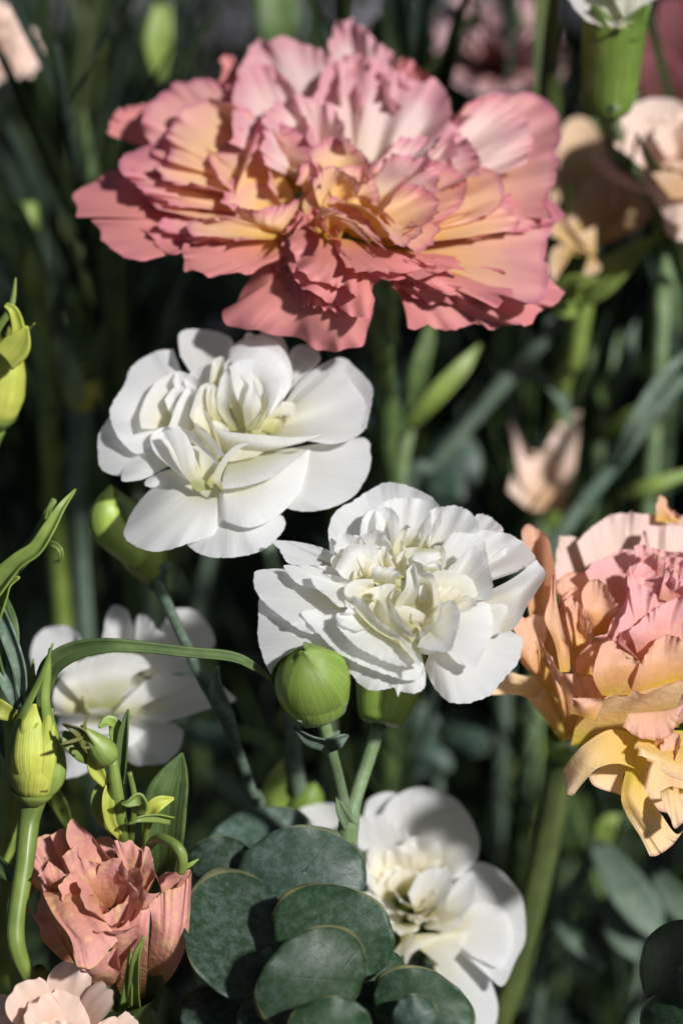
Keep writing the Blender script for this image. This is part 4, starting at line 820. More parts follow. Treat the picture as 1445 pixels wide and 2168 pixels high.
e(800, 900, 125, 105, -40, 3, tilt=(1, 2), mat=MEU, seed=7, ba=200)
e(790, 1010, 100, 90, 0, 5, tilt=(1, 1), mat=MED, seed=8, ba=200)
e(300, 1080, 60, 110, 10, 9, tilt=(1, 1), mat=MED, seed=9, ba=300)
e(538, 908, 245, 190, -38, 18, tilt=(2, 3), mat=MEU, seed=10, ba=310, cupd=-2)
e(988, 1030, 218, 160, 20, 15, tilt=(1, 3), mat=MEU, seed=11, ba=230)
e(958, 1078, 97, 105, 0, 19, tilt=(1, 2), mat=MEB, seed=12, ba=270)
e(612, 1095, 168, 112, -8, 24, tilt=(1, 2), mat=MEU, seed=13, ba=270)
# dark branch low on the right
ST2 = [(1430, 2120, 8), (1440, 2190, 8), (1460, 2290, 8)]
r2 = thing('eucalyptus_branch', 'dark round eucalyptus leaf catching light along one edge below the peach bloom', 'eucalyptus', rootpos(ST2))
stem_to_ground(ST2, [1.0, 1.3, 1.6], GBLU, r2)
f2 = Frame(r2, 'p', (1420, 2050), -4, (-.35, .2, .9), MED)
f2.disc(1440, 2050, 86, 105, 0, 0, tilt=(6, 2), mat=MED, seed=21, ba=-80, cupd=-5)
f2.disc(1425, 2160, 70, 60, 0, -6, tilt=(2, 2), mat=MEU, seed=22, ba=-80)

# ------------------------------------------------------------------ yellow-green closed bud on a bent stem
def lis_bud(root, base, tip, R, sepal_ends, mat=GYEL, sm=GLIS, sw=3.2):
    ax = tip - base; L_ = np.linalg.norm(ax) * 1000; ax = ax / np.linalg.norm(ax)
    x = np.cross(ax, [.2, 1, .1]); x /= np.linalg.norm(x); y = np.cross(ax, x)
    # overlapping spiral petals
    for kk in range(4):
        a0 = 6.283 * kk / 4 + .5; nv, nu = 22, 14; G = np.zeros((nv, nu, 3)); rng = np.random.RandomState(kk)
        for i, v in enumerate(np.linspace(0, 1, nv)):
            rr = R * np.interp(v, [0, .1, .3, .55, .8, 1], [.45, .78, 1, .98, .80, .66])
            for j, u in enumerate(np.linspace(-1, 1, nu)):
                a_ = a0 + u * 1.05 * (1 - .35 * v ** 5) + v * .5
                edge = .35 * u + .12 * R * v ** 4 * math.sin(5 * u + kk)
                G[i, j] = base + ax * (L_ * (v + .06 * v ** 4 * math.sin(7 * u + 2 * kk) - .1 * v ** 3 * u * u)) / 1000 + (rr + edge) / 1000 * (math.cos(a_) * x + math.sin(a_) * y)
        gridobj('petal', G, mat, root)
    lathe('calyx', base - ax * .0015, ax, [(0, R * .3), (.9, R * .55), (1.9, R * .76), (2.8, R * .86)], sm, root, lobes=5, lobe_amp=.05)
    for (sp_, sw_) in sepal_ends:
        ribbon('sepal', [P(*c_) for c_ in sp_], sw_, sm, root, fold=-.5, thick=.35, face=-FWD * .6 + (P(*sp_[2]) - (base + ax * L_ * .4e-3)) / (R * 1e-3))
SL1 = [(70, 1690, 6), (62, 1740, 6), (52, 1830, 4), (34, 1955, 2), (40, 2020, 2), (72, 2090, 6), (95, 2140, 12)]
r1 = thing('lisianthus_bud', 'yellow-green closed lisianthus bud in long green sepals on a bent stem', 'bud', rootpos(SL1))
stem_to_ground(SL1, [2.6, 1.9, 1.75, 1.7, 1.6, 1.45, 1.4], GLIS, r1)
SW = [2.6, 3.6, 3.4, 2.8, 2.0, 1.5, .2]
lis_bud(r1, P(72, 1686, 4), P(77, 1512, 0), 4.7, [
    ([(60, 1694, 2), (24, 1650, 1), (17, 1600, 1), (30, 1545, 0), (50, 1500, -2), (82, 1438, -4), (113, 1362, -5)], SW),
    ([(86, 1694, 2), (124, 1648, 0), (125, 1590, 0), (110, 1535, -1), (100, 1480, -3), (103, 1425, -4), (105, 1372, -4)], SW),
    ([(92, 1694, 5), (134, 1650, 5), (134, 1610, 6), (126, 1560, 6), (112, 1520, 6), (96, 1480, 6), (80, 1420, 6)], SW),
    ([(60, 1690, 8), (30, 1650, 10), (24, 1600, 11), (40, 1540, 10), (56, 1500, 8), (66, 1460, 7), (72, 1395, 6)], SW)])
ribbon('petal', [P(66, 1676, 0), P(60, 1620, -3), P(62, 1560, -3), P(72, 1515, -2), P(74, 1490, -2)], [3, 5.4, 5, 3.2, .8], GYEL, r1, fold=-.4)
ribbon('petal', [P(82, 1676, 0), P(90, 1620, -2), P(91, 1560, -2), P(92, 1515, -1), P(100, 1502, -2)], [3, 4.6, 4.4, 3, .5], GYEL, r1, fold=-.4)
# the same plant's upper shoot: leaves at the left edge
SL2 = [(20, 1500, 10), (30, 1560, 10), (20, 1700, 14), (8, 1850, 20), (0, 2050, 30)]
r3 = thing('lisianthus_shoot', 'curling pointed green leaves and one long arching leaf at a lisianthus shoot', 'leaves', rootpos(SL2))
stem_to_ground(SL2, [2.2, 2.0, 1.9, 1.9, 1.9], GLIS, r3)
def leaf(root, pts, w, mat, **kw): return ribbon('leaf', [P(*p) for p in pts], w, mat, root, **kw)
leaf(r3, [(-40, 1300, -2), (0, 1245, -4), (40, 1195, -6), (80, 1165, -7), (108, 1120, -8), (132, 1075, -8), (160, 1036, -6)], [3, 4.6, 3.2, 2.8, 2.4, 1.5, .3], GLIS, roll=35, rollend=15, fold=.8)
leaf(r3, [(-20, 1250, 2), (35, 1190, 2), (70, 1150, 0), (95, 1100, -2), (112, 1055, -2)], [2, 3, 2.6, 1.8, .3], GLEA, roll=-20, fold=.7)
leaf(r3, [(95, 1155, -7), (112, 1152, -9), (128, 1165, -10), (128, 1186, -9), (114, 1190, -8)], [1.0, 1.1, .9, .6, .2], GLIS, fold=.5)
leaf(r3, [(100, 1100, -8), (106, 1076, -9), (116, 1062, -9), (110, 1056, -9)], [1.0, .8, .6, .2], GLIS, fold=.5)
leaf(r3, [(-10, 1300, 0), (15, 1240, -3), (42, 1222, -5)], [4, 3, .3], GLIS, fold=.7, roll=20)
leaf(r3, [(-20, 1240, 4), (8, 1320, 0), (18, 1400, 0), (40, 1490, 4), (44, 1520, 6)], [3, 4.5, 3.6, 2.6, 1.6], GLEA, fold=.6, roll=20)
leaf(r3, [(-10, 1270, 0), (20, 1340, -3), (45, 1420, -2), (48, 1500, 3)], [2.5, 3, 2.6, 1.8], GBLU, fold=.6, roll=-20)
leaf(r3, [(-30, 1330, 3), (0, 1400, 0), (20, 1450, 0), (42, 1510, 4)], [3, 3.2, 2.8, 1.5], GBLU, fold=.6)
leaf(r3, [(-40, 1480, 6), (0, 1500, 2), (40, 1522, 4)], [2, 3.4, 1.2], GYEL, fold=.4)
leaf(r3, [(85, 1510, 6), (92, 1450, 2), (108, 1408, 0), (150, 1380, -2), (215, 1367, -4), (300, 1370, -4), (400, 1382, -3), (490, 1392, -2), (540, 1415, 0), (580, 1445, 4)], [1.6, 3.0, 3.6, 3.4, 2.6, 1.9, 1.8, 1.8, 1.4, .3], GLEA, roll=-30, rollend=40, fold=.7, seg=6)
leaf(r3, [(20, 1560, 12), (80, 1640, 16), (125, 1700, 20), (150, 1760, 24)], [1.5, 2.8, 2.8, 1], GLIS, fold=.6)
leaf(r3, [(-30, 1430, 10), (10, 1560, 10), (20, 1620, 10)], [2, 3, .5], GBLU, fold=.6)
leaf(r3, [(-10, 1820, 10), (20, 1850, 6), (40, 1860, 4)], [2.5, 2.5, 1], GLEA, fold=.5)

# small twisted leaf tuft and the broad leaf behind it
SL3 = [(238, 1610, -2), (248, 1680, 0), (258, 1760, 6), (265, 1850, 24), (270, 2000, 46)]
r4 = thing('lisianthus_shoot', 'small tuft of twisted pale green buds and leaves in front of a broad upright leaf', 'leaves', rootpos(SL3))
stem_to_ground(SL3, [1.0, 1.15, 1.2, 1.3, 1.5], GLIS, r4)
lathe('bud', P(238, 1612, -2), P(180, 1545, -6) - P(238, 1612, -2), [(0, .8), (1, 2.0), (3, 2.4), (5.5, 1.7), (8, .7), (9.5, .2)], GLIS, r4, n=14)
leaf(r4, [(232, 1605, -1), (200, 1580, -4), (175, 1548, -6), (150, 1538, -7), (133, 1533, -6)], [1.2, 2.6, 2.4, 1.2, .2], GOLV, fold=.9, roll=30)
leaf(r4, [(195, 1615, 0), (175, 1590, -3), (148, 1565, -4), (136, 1548, -4)], [1, 3.2, 2.8, .4], GLIS, fold=.7)
leaf(r4, [(240, 1605, 0), (245, 1560, 0), (232, 1532, -1), (210, 1540, -3)], [1.2, 2.8, 2.6, .5], GLIS, fold=.7, roll=-30)
leaf(r4, [(182, 1560, -6), (179, 1540, -7), (184, 1518, -7)], [.7, .6, .15], GOLV, fold=.3)
leaf(r4, [(182, 1575, -6), (176, 1572, -8), (178, 1582, -9), (192, 1583, -9)], [.6, .7, .6, .2], GOLV, fold=.3)
leaf(r4, [(175, 1562, -6), (150, 1570, -8), (128, 1576, -9)], [.6, .6, .2], GOLV, fold=.3)
leaf(r4, [(258, 1660, 2), (260, 1610, 0), (265, 1550, -2), (272, 1502, -3)], [1.0, 2.2, 1.9, .2], GLEA, fold=.8, roll=20)
leaf(r4, [(225, 1660, 0), (205, 1630, -1), (198, 1600, -2), (205, 1590, -3)], [1.5, 2.6, 2, .3], GYEL, fold=.6)
leaf(r4, [(240, 1765, 6), (215, 1720, 3), (212, 1680, 2), (232, 1640, 1)], [1, 2.6, 2.4, .6], GLIS, fold=.6, roll=20)
leaf(r4, [(252, 1770, 4), (232, 1740, 1), (226, 1690, 0), (236, 1640, 1)], [1.2, 2.0, 2.2, .6], GYEL, fold=.8, roll=-25)
tube('stalk', [P(268, 1850, 20), P(278, 1770, 8), P(284, 1690, 2), (P(274, 1635, 0))], [.7, .65, .6, .5], GLIS, r4, n=8)
leaf(r4, [(283, 1712, 2), (300, 1706, -2), (292, 1690, -3), (272, 1700, -4), (256, 1701, -4)], [1.2, 2.8, 2.6, 1.4, .2], GLIS, fold=.6, roll=20)
leaf(r4, [(310, 1760, 6), (318, 1720, 3), (336, 1700, 2), (368, 1690, 3)], [.8, 2.2, 2.4, .4], GYEL, fold=.7)
leaf(r4, [(362, 1733, 2), (330, 1728, 0), (295, 1732, -2), (272, 1745, -2)], [1.8, 1.8, 1.2, .2], GLIS, fold=.8, roll=30)
tube('stalk', [P(305, 1860, 22), P(306, 1780, 8), P(318, 1735, 3)], [.6, .6, .5], GLIS, r4, n=8)
tube('stalk', [P(300, 1850, 18), P(318, 1790, 5), P(342, 1775, 0), P(372, 1790, -3), P(386, 1815, -3), P(384, 1845, -1)], [.7, .8, .9, 1.0, 1.0, .9], GLIS, r4, n=8)
leaf(r4, [(380, 1842, -1), (400, 1832, -2), (420, 1819, -2)], [.8, .8, .2], GLIS, fold=.4)
leaf(r4, [(330, 1900, 26), (345, 1800, 16), (356, 1700, 12), (372, 1640, 12), (386, 1594, 13)], [3, 8.2, 8.8, 5.6, .3], GLEA, roll=25, fold=.25, nu=13)

# yellow bud cut by the left edge
SL4 = [(-12, 905, 30), (-40, 1000, 34), (-60, 1200, 44)]
r5 = thing('lisianthus_bud', 'bright yellow opening lisianthus bud with a curled tip beside a thick pale stem', 'bud', rootpos(SL4))
stem_to_ground(SL4, [2.2, 1.8, 1.8], GLIS, r5)
SW2 = [1.6, 2.2, 2.0, 1.7, 1.3, .9, .2]
lis_bud(r5, P(-10, 895, 28), P(4, 700, 24), 4.8, [
    ([(2, 900, 26), (30, 840, 26), (40, 790, 25), (45, 750, 22), (52, 722, 19), (60, 702, 17), (74, 684, 15)], SW2),
    ([(-20, 900, 24), (-46, 850, 20), (-40, 760, 18), (-10, 700, 17), (18, 660, 16), (28, 630, 16), (34, 588, 16)], SW2)], mat=GYEL)
ribbon('petal', [P(30, 740, 20), P(40, 700, 18), P(30, 660, 16), P(12, 645, 16)], [2.6, 2.4, 1.8, .8], GYEL, r5, fold=.6)
ribbon('petal', [P(10, 760, 18), P(40, 730, 17), P(58, 690, 16)], [5, 5, .5], GYEL, r5, fold=.4)

# ------------------------------------------------------------------ shell-pink carnations
def loose_carnation(label, c, dd, n, R, seed, stem, mat=MSH, rings=((9, 1.0, 3), (8, .8, 7), (6, .55, 10)), cm=None, smat=GSTM, rm=1.7, group=None):
    f = flower('carnation', label, 'carnation', stem, [rm] * len(stem), smat, 'p', c, dd, n, mat)
    rng = np.random.RandomState(seed)
    z = f.n; x = np.cross(z, FWD); x /= np.linalg.norm(x); y = np.cross(z, x)
    for (cnt, fr, hh) in rings:
        for i in range(cnt):
            aa = 6.283 * i / cnt + rng.uniform(-.25, .25) + cnt; L_ = R * fr * rng.uniform(.88, 1.1)
            nv, nu = 18, 30; v = np.linspace(0, 1, nv)[:, None]; u = np.linspace(-1, 1, nu)[None]; ph = rng.rand(6) * 6.28
            out = math.cos(aa) * x + math.sin(aa) * y; sd = -math.sin(aa) * x + math.cos(aa) * y
            half = 1.35 * 3.14 / cnt * R * fr
            X = u * half * (.12 + .88 * v ** .75) * (1 - .12 * v ** 5)
            O = L_ * v * (1 - .16 * u ** 2 * v) + .35 * v ** 8 * np.sin(17 * u + ph[0])
            Z = hh * (1 - (1 - v) ** 1.8) - .22 * R * fr * v ** 3 * rng.uniform(.2, 1) + v ** 2 * R * .05 * (np.sin(4 * u + ph[1]) + .6 * np.sin(8 * u + ph[2])) + 0 * u
            G = f.C + (X[..., None] * sd + O[..., None] * out + Z[..., None] * z) / 1000
            gridobj('petal', G, mat, f.root)
    core(f, c, 8, R * .25, R * .45, seed + 1, cm or mat, R * .3, h0=3)
    return f
f6 = flower('carnation', 'pale shell-pink carnation with scalloped petals below the dusty pink bloom', 'carnation', [(110, 2300, 20), (112, 2400, 24), (115, 2500, 30)], [1.8] * 3, GSTM, 'Q', (330, 1620), -4, (0, .62, .78), MSH)
s = f6.pet
s('300,1620 420,1620|-150,1500 -60,1380 0,1320 60,1322 160,1360 250,1420', [-1, 2], teeth=1.5)
s('330,1560 380,1560|320,1330 335,1240 375,1222 430,1235 440,1320', [-2, 3], teeth=1)
s('280,1660 420,1660|-80,1560 0,1462 60,1402 130,1370 195,1350 200,1420 140,1500', [1, 4], teeth=2, ruf=.4)
s('280,1660 420,1660|90,1490 130,1400 195,1352 240,1330 270,1290 330,1310 350,1278 420,1272 480,1288 540,1330 590,1400 612,1500 600,1600', [2, 6], arch=1.5, teeth=2.5, ruf=.4)
s('420,1640 500,1640|530,1560 545,1488 590,1494 700,1450 715,1500 680,1600', [1, 4], teeth=2)
s('480,1640 540,1660|670,1560 690,1480 735,1470 770,1420 850,1490 830,1600 700,1700', [1, 3], teeth=2)
s('300,1660 460,1660|100,1560 160,1500 300,1480 420,1490 520,1560', [5, 9], teeth=2, ruf=.5)
s('300,1700 460,1700|0,1700 100,1800 300,1850 500,1800 600,1700', [3, 2], teeth=2)
core(f6, (125, 2215), 9, 9, 11, 12, MSH, 9)
f7 = loose_carnation('blurred pale shell-pink carnation standing alone among thin green stems', (-62, 105), 120, (.25, .70, .66), 15, 4, [(-62, 130, 140), (-62, 250, 140), (-50, 480, 150), (-50, 800, 165)])
f8 = flower('carnation', 'blurred shell-pink carnation with cupped petals beside the shaded apricot bloom', 'carnation', [(1440, 420, 105), (1420, 500, 104), (1400, 620, 108), (1390, 800, 120)], [1.8] * 4, GSTM, 'p', (1440, 400), 82, (-.1, .64, .75), MSH)
s = f8.pet
s('1410,380 1460,370|1300,310 1308,250 1350,215 1400,208 1450,222 1520,290', [2, 10], cup=-2)
s('1410,390 1460,380|1318,320 1330,270 1370,250 1420,260 1470,280', [4, 10], cup=-1.5)
s('1420,400 1450,400|1340,340 1360,280 1410,270 1445,300 1460,340', [5, 10])
s('1410,420 1430,440|1300,360 1252,322 1258,345 1300,385 1360,400', [1, 2])
s('1420,420 1480,420|1345,330 1400,320 1450,340 1500,340|1360,380 1380,420 1420,470 1480,480', [8, 9, 4])
s('1430,420 1480,410|1400,440 1410,490 1450,510 1540,480', [2, -1])
s('1450,400 1480,400|1500,250 1560,300 1570,400 1520,470', [2, 6])
core(f8, (1440, 380), 8, 7, 12, 31, MSH, 9)
calyx(f8.root, P(1425, 500, 103), P(1440, 430, 93), 4.5, 6.5)

# ------------------------------------------------------------------ tall white carnation, only its green cup in the frame
ST9 = [(1285, 240, 62), (1315, 320, 92), (1390, 450, 128), (1420, 700, 150)]
f9 = flower('white_carnation', 'white carnation on a thick bright green cup above the blurred shell-pink carnation', 'carnation', ST9, [2.2, 1.8, 1.8, 1.8], GSTM, 'p', (1305, 10), 50, (.05, .72, .69), MW)
calyx(f9.root, P(1285, 245, 62), P(1300, 40, 52), 5.4, 6.4, flare=1.5)
s = f9.pet
s('1285,60 1320,60|1240,45 1210,10 1180,-60 1240,-120 1290,-60', [-2, 2])
s('1290,60 1330,60|1270,20 1285,42 1320,45 1360,10 1400,-40 1330,-120 1270,-60', [0, 3])
s('1300,50 1340,50|1350,20 1420,-30 1440,-120 1330,-130', [0, 3])
core(f9, (1305, -20), 8, 8, 12, 41, MW, 9)

# ------------------------------------------------------------------ shaded bloom between the pink bloom and the shell-pink carnation
ST10 = [(1240, 560, 100), (1235, 640, 102), (1215, 760, 108), (1180, 900, 124)]
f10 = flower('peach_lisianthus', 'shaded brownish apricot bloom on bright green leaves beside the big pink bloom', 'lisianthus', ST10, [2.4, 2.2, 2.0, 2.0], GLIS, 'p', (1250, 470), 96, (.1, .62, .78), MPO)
s = f10.pet
s('1230,520 1260,510|1180,480 1175,350 1190,270 1240,250 1290,330 1310,430', [-2, 5])
s('1235,530 1270,520|1200,470 1240,380 1320,390 1380,440 1360,480', [0, 4], flute=.8, ff=4)
s('1220,540 1260,540|1140,470 1170,430 1215,490 1260,480', [2, 5])
s('1220,520 1250,530|1170,600 1160,560 1180,520 1250,540 1270,570 1230,590', [3, 3])
s('1240,520 1260,510|1200,480 1190,400 1180,380 1160,430 1165,500', [1, 4])
ribbon('sepal', [P(1215, 625, 98), P(1262, 600, 92), P(1330, 545, 90), P(1400, 490, 92)], [4, 8, 5, .5], GLIS, f10.root, fold=.3, roll=20)
ribbon('sepal', [P(1235, 640, 100), P(1195, 640, 92), P(1210, 605, 84), P(1260, 590, 80)], [4, 6, 5, .5], GLIS, f10.root, fold=.4)

# ------------------------------------------------------------------ blurred flowers and buds further back
STM = [(1060, 200, 215), (1065, 330, 220), (1060, 600, 240)]
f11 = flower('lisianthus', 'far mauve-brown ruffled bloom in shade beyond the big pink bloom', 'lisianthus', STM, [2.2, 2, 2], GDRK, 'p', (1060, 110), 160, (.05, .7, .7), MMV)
s = f11.pet
for i, pr in enumerate(['1040,140 1080,140|920,120 930,20 1000,-20 1060,20', '1050,140 1090,140|1040,30 1100,-10 1160,20 1190,100', '1040,150 1080,150|930,100 940,160 1010,200 1100,190', '1060,150 1100,150|1100,190 1180,180 1200,110 1150,80', '1040,150 1070,150|960,90 990,60 1050,70 1080,110', '1050,150 1080,150|1060,90 1110,60 1150,100 1130,150']):
    s(pr, [0, 4 + i * 2 if i > 3 else 3], ruf=2, flute=1, wob=1)
STX = [(1400, 250, 150), (1395, 400, 156), (1390, 600, 170)]
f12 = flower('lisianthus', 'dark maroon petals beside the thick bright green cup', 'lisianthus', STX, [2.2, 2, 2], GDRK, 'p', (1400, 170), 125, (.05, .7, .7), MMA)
f12.pet('1380,240 1420,240|1345,180 1355,60 1390,5 1450,0 1480,80', [0, 6])
f12.pet('1380,240 1420,240|1360,200 1350,130 1400,100 1450,140 1460,220', [2, 5])
f12.pet('1385,235 1420,235|1350,260 1360,300 1410,310 1460,270', [1, -2])

STY = [(1150, 1060, 140), (1150, 1130, 142), (1140, 1300, 150)]
f13 = flower('lisianthus', 'small pale peach ragged petals among crossing grey-green stems', 'lisianthus', STY, [2.2, 2, 2], GSTM, 'p', (1150, 1010), 122, (.0, .5, .86), MSH)
f13.pet('1120,1060 1190,1075|1098,1000 1150,960 1215,1000|1078,890 1110,945 1140,965 1165,930 1195,880 1228,875', [0, 4, 7], teeth=5, ruf=.8)
f13.pet('1120,1080 1190,1085|1075,1040 1090,1000 1150,990 1220,980', [-1, 2])

# pair of green buds in the shade under the sharp carnation
SB1 = [(615, 1740, 62), (612, 1800, 66), (605, 1900, 74)]
r6 = thing('carnation_bud', 'pair of plump blurred green buds above the round dark leaves', 'bud', rootpos(SB1))
stem_to_ground(SB1, [1.8, 1.6, 1.6], GSTM, r6)
bb = lathe('bud', P(612, 1745, 60), P(606, 1604, 52) - P(612, 1745, 60), [(0, 1.6), (2, 3.8), (5, 4.6), (9, 3.9), (12.5, 1.5), (14.5, .1)], GBUD, r6)
ribbon('sepal', [P(590, 1735, 54), P(578, 1690, 50), P(590, 1640, 49), P(604, 1604, 51)], [3, 4.5, 3, .3], GBUD, bb, fold=-.5)
b2 = lathe('bud', P(630, 1740, 56), P(668, 1655, 50) - P(630, 1740, 56), [(0, 1.4), (2, 3.0), (5, 3.6), (8, 2.6), (10, .8), (10.8, .1)], GCAL, r6)

# tall stems on the left, upright leaves and a spent cup
def plain_stem(label, pts, r, mat, leaves=(), group=None, name='flower_stem', cups=()):
    root = thing(name, label, 'stem', rootpos(pts), group)
    stem_to_ground(pts, r, mat, root)
    for (lp, lw, lm, kw) in leaves: leaf(root, lp, lw, lm, **kw)
    return root
S1 = plain_stem('thick pale green blurred stem rising beside the yellow bud', [(60, 430, 118), (72, 560, 118), (92, 720, 116), (104, 860, 118), (110, 1010, 124)], [1.9, 2.2, 2.2, 2.1, 2.0], GLIS,
    [([(78, 640, 112), (60, 520, 104), (40, 420, 104)], [3, 5, .4], GLEA, {}), ([(85, 640, 112), (70, 590, 106), (66, 520, 104)], [4, 4.5, 1], GLIS, {})])
S2 = plain_stem('bluish green stem ending in a spent open green cup with upright spikes', [(172, 855, 104), (170, 930, 106), (165, 1010, 110), (165, 1120, 118)], [3, 2.4, 2.2, 2.0], GBLU,
    [([(155, 850, 102), (140, 790, 98), (128, 720, 98)], [3, 3.4, .4], GSTM, {}), ([(185, 850, 102), (205, 780, 98), (222, 700, 98), (232, 660, 100)], [3.4, 3.2, 2, .4], GLEA, {}), ([(165, 855, 98), (160, 800, 95), (150, 740, 96)], [3, 3, .4], GSTM, {})])
lathe('calyx', P(172, 865, 104), P(175, 780, 100) - P(172, 865, 104), [(0, 2.4), (2, 3.6), (5, 4.2), (8, 4.4)], GYEL, S2)
S3 = plain_stem('grey-green jointed stem leaning over behind the two sharp white carnations', [(1200, 600, 128), (1160, 690, 125), (1082, 790, 122), (1000, 890, 122), (920, 985, 124), (860, 1090, 130)], [1.4, 1.5, 2.2, 1.7, 1.6, 1.6], GBLU,
    [([(1082, 795, 120), (1130, 740, 112), (1175, 690, 110), (1200, 640, 112)], [2.5, 3.4, 2.4, .4], GBLU, {}), ([(1085, 795, 122), (1150, 800, 118), (1190, 850, 116), (1210, 920, 118)], [2.5, 3, 2.4, .4], GBLU, {})])
S4 = plain_stem('pale grey-green slanting stem between the ragged peach petals and the peach bloom', [(1445, 800, 110), (1380, 880, 108), (1300, 980, 106), (1230, 1070, 108), (1150, 1180, 112), (1080, 1290, 120)], [1.6, 1.7, 1.9, 1.8, 1.8, 1.8], GBLU,
    [([(1300, 985, 104), (1340, 900, 96), (1400, 800, 96), (1460, 740, 98)], [2.5, 3.2, 2.6, .5], GBLU, {}), ([(1310, 1050, 104), (1370, 1030, 98), (1460, 1000, 98)], [2, 3.2, 2], GLIS, {})])
S5 = plain_stem('bright green narrow-leaved stem below the big pink bloom', [(900, 760, 112), (870, 880, 112), (850, 990, 116), (845, 1100, 124)], [1.2, 1.4, 1.5, 1.5], GSTM,
    [([(868, 900, 110), (920, 840, 106), (975, 780, 106), (1015, 730, 108)], [2.5, 4, 3.4, .4], GLIS, {}), ([(872, 880, 110), (885, 790, 106), (905, 720, 106), (915, 670, 108)], [2.5, 3.6, 3, .4], GLEA, {}), ([(860, 920, 110), (830, 860, 106), (812, 780, 108)], [2.5, 3.4, .4], GLEA, {})])
S6 = plain_stem('slender green stem with two upright leaves behind the pale slanting stem', [(1300, 690, 150), (1290, 800, 150), (1270, 930, 152), (1250, 1080, 160)], [1.3, 1.6, 1.6, 1.6], GSTM,
    [([(1290, 860, 146), (1320, 770, 142), (1345, 680, 142)], [2.5, 3.8, .4], GBLU, {}), ([(1285, 860, 146), (1260, 780, 142), (1250, 700, 142)], [2.5, 3.8, .4], GLEA, {}), ([(1280, 920, 146), (1340, 880, 140), (1400, 850, 140)], [2.5, 3.6, .4], GLIS, {})])
S7 = plain_stem('short stem with broad pale grey-green leaves below the drooping yellow petal', [(1270, 1780, 110), (1225, 1860, 112), (1180, 1950, 116), (1140, 2060, 124)], [1.7, 1.8, 1.8, 1.8], GBLU,
    [([(1265, 1790, 108), (1310, 1860, 100), (1360, 1930, 96), (1400, 1990, 96)], [4, 8, 8, 2], GBLU, {'roll': 15}), ([(1280, 1900, 108), (1320, 1980, 100), (1350, 2030, 98)], [3, 7, 2], GBLU, {'roll': 10}), ([(1180, 1950, 112), (1220, 1990, 108), (1280, 2050, 106)], [2.5, 4.6, 1], GBLU, {}), ([(1390, 1850, 104), (1430, 1910, 100), (1480, 1960, 100)], [3, 6, 2], GBLU, {}),
     ([(1210, 1880, 110), (1250, 1920, 106), (1270, 1930, 106)], [2, 3, 1], GBLU, {}), ([(1272, 1780, 108), (1285, 1745, 106), (1310, 1725, 106)], [4, 4, .6], GLIS, {})])
S8 = plain_stem('narrow dark stem standing behind the two blurred green buds', [(500, 1590, 130), (540, 1700, 130), (560, 1820, 134)], [1.2, 1.4, 1.4], GDRK,
    [([(540, 1700, 128), (600, 1640, 122), (640, 1560, 122)], [2, 3, .4], GDRK, {}), ([(545, 1720, 128), (480, 1660, 122), (430, 1620, 122)], [2, 4, .4], GBLU, {})])
S9 = plain_stem('green stem with a broad folded leaf at the top of the big pink bloom', [(800, 60, 150), (795, 200, 150), (800, 400, 160)], [1.6, 1.8, 1.8], GSTM,
    [([(790, 90, 146), (810, 65, 142), (840, 52, 142), (868, 48, 142)], [4, 6.4, 4, .4], GLEA, {}), ([(600, 130, 150), (590, 60, 146), (585, -20, 146)], [6, 9, 9], GLEA, {}), ([(340, 170, 150), (335, 90, 148), (345, 10, 148)], [2, 6, 4], GLIS, {})])

# narrow-leaved stems standing between the flowers and the dark
nlean = []
def narrow_proto(seed):
    rg = np.random.RandomState(seed); o = thing('narrow_leaved_stem', 'thin blurred green stem with narrow pointed leaves in pairs', 'stem', (0, 0, 0), 'thin narrow-leaved stems behind the flowers')
    Hh = rg.uniform(.26, .33); ln = rg.uniform(-.05, .05, 2); nlean.append(ln)
    pts = [np.array([0, 0, 0.]), np.array([ln[0] * .3, ln[1] * .3, Hh * .4]), np.array([ln[0] * .7, ln[1] * .7, Hh * .75]), np.array([ln[0], ln[1], Hh])]
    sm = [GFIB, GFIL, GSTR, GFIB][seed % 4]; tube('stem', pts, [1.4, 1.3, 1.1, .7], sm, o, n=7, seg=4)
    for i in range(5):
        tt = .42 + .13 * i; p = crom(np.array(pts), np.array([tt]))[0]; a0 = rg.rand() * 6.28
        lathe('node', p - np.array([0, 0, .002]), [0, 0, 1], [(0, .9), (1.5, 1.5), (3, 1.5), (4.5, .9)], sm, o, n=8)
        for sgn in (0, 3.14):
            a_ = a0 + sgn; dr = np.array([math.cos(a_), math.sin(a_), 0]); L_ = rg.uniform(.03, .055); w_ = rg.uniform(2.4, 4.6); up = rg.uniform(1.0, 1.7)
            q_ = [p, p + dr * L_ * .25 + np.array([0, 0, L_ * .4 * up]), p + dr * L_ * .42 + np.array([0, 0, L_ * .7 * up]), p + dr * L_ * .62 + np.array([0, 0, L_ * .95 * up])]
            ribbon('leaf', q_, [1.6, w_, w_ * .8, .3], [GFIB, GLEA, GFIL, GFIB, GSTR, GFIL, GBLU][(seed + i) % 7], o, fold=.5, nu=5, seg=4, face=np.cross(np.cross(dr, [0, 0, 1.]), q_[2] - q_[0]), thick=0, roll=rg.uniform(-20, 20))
    return o
nprotos = [narrow_proto(300 + i) for i in range(6)]
nrng = np.random.RandomState(15)
tops = []
for (x0, x1, y0, y1, cnt) in [(-20, 520, -60, 330, 18), (860, 1460, 620, 960, 15), (0, 240, 560, 1000, 6), (560, 900, -60, 120, 6), (880, 1460, 1560, 1950, 9), (560, 860, 700, 1000, 3), (380, 620, 1380, 1640, 4), (1180, 1460, 0, 300, 5)]:
    for i in range(cnt): tops.append((nrng.uniform(x0, x1), nrng.uniform(y0, y1), nrng.uniform(125, 240) if y1 > 400 else nrng.uniform(230, 420)))
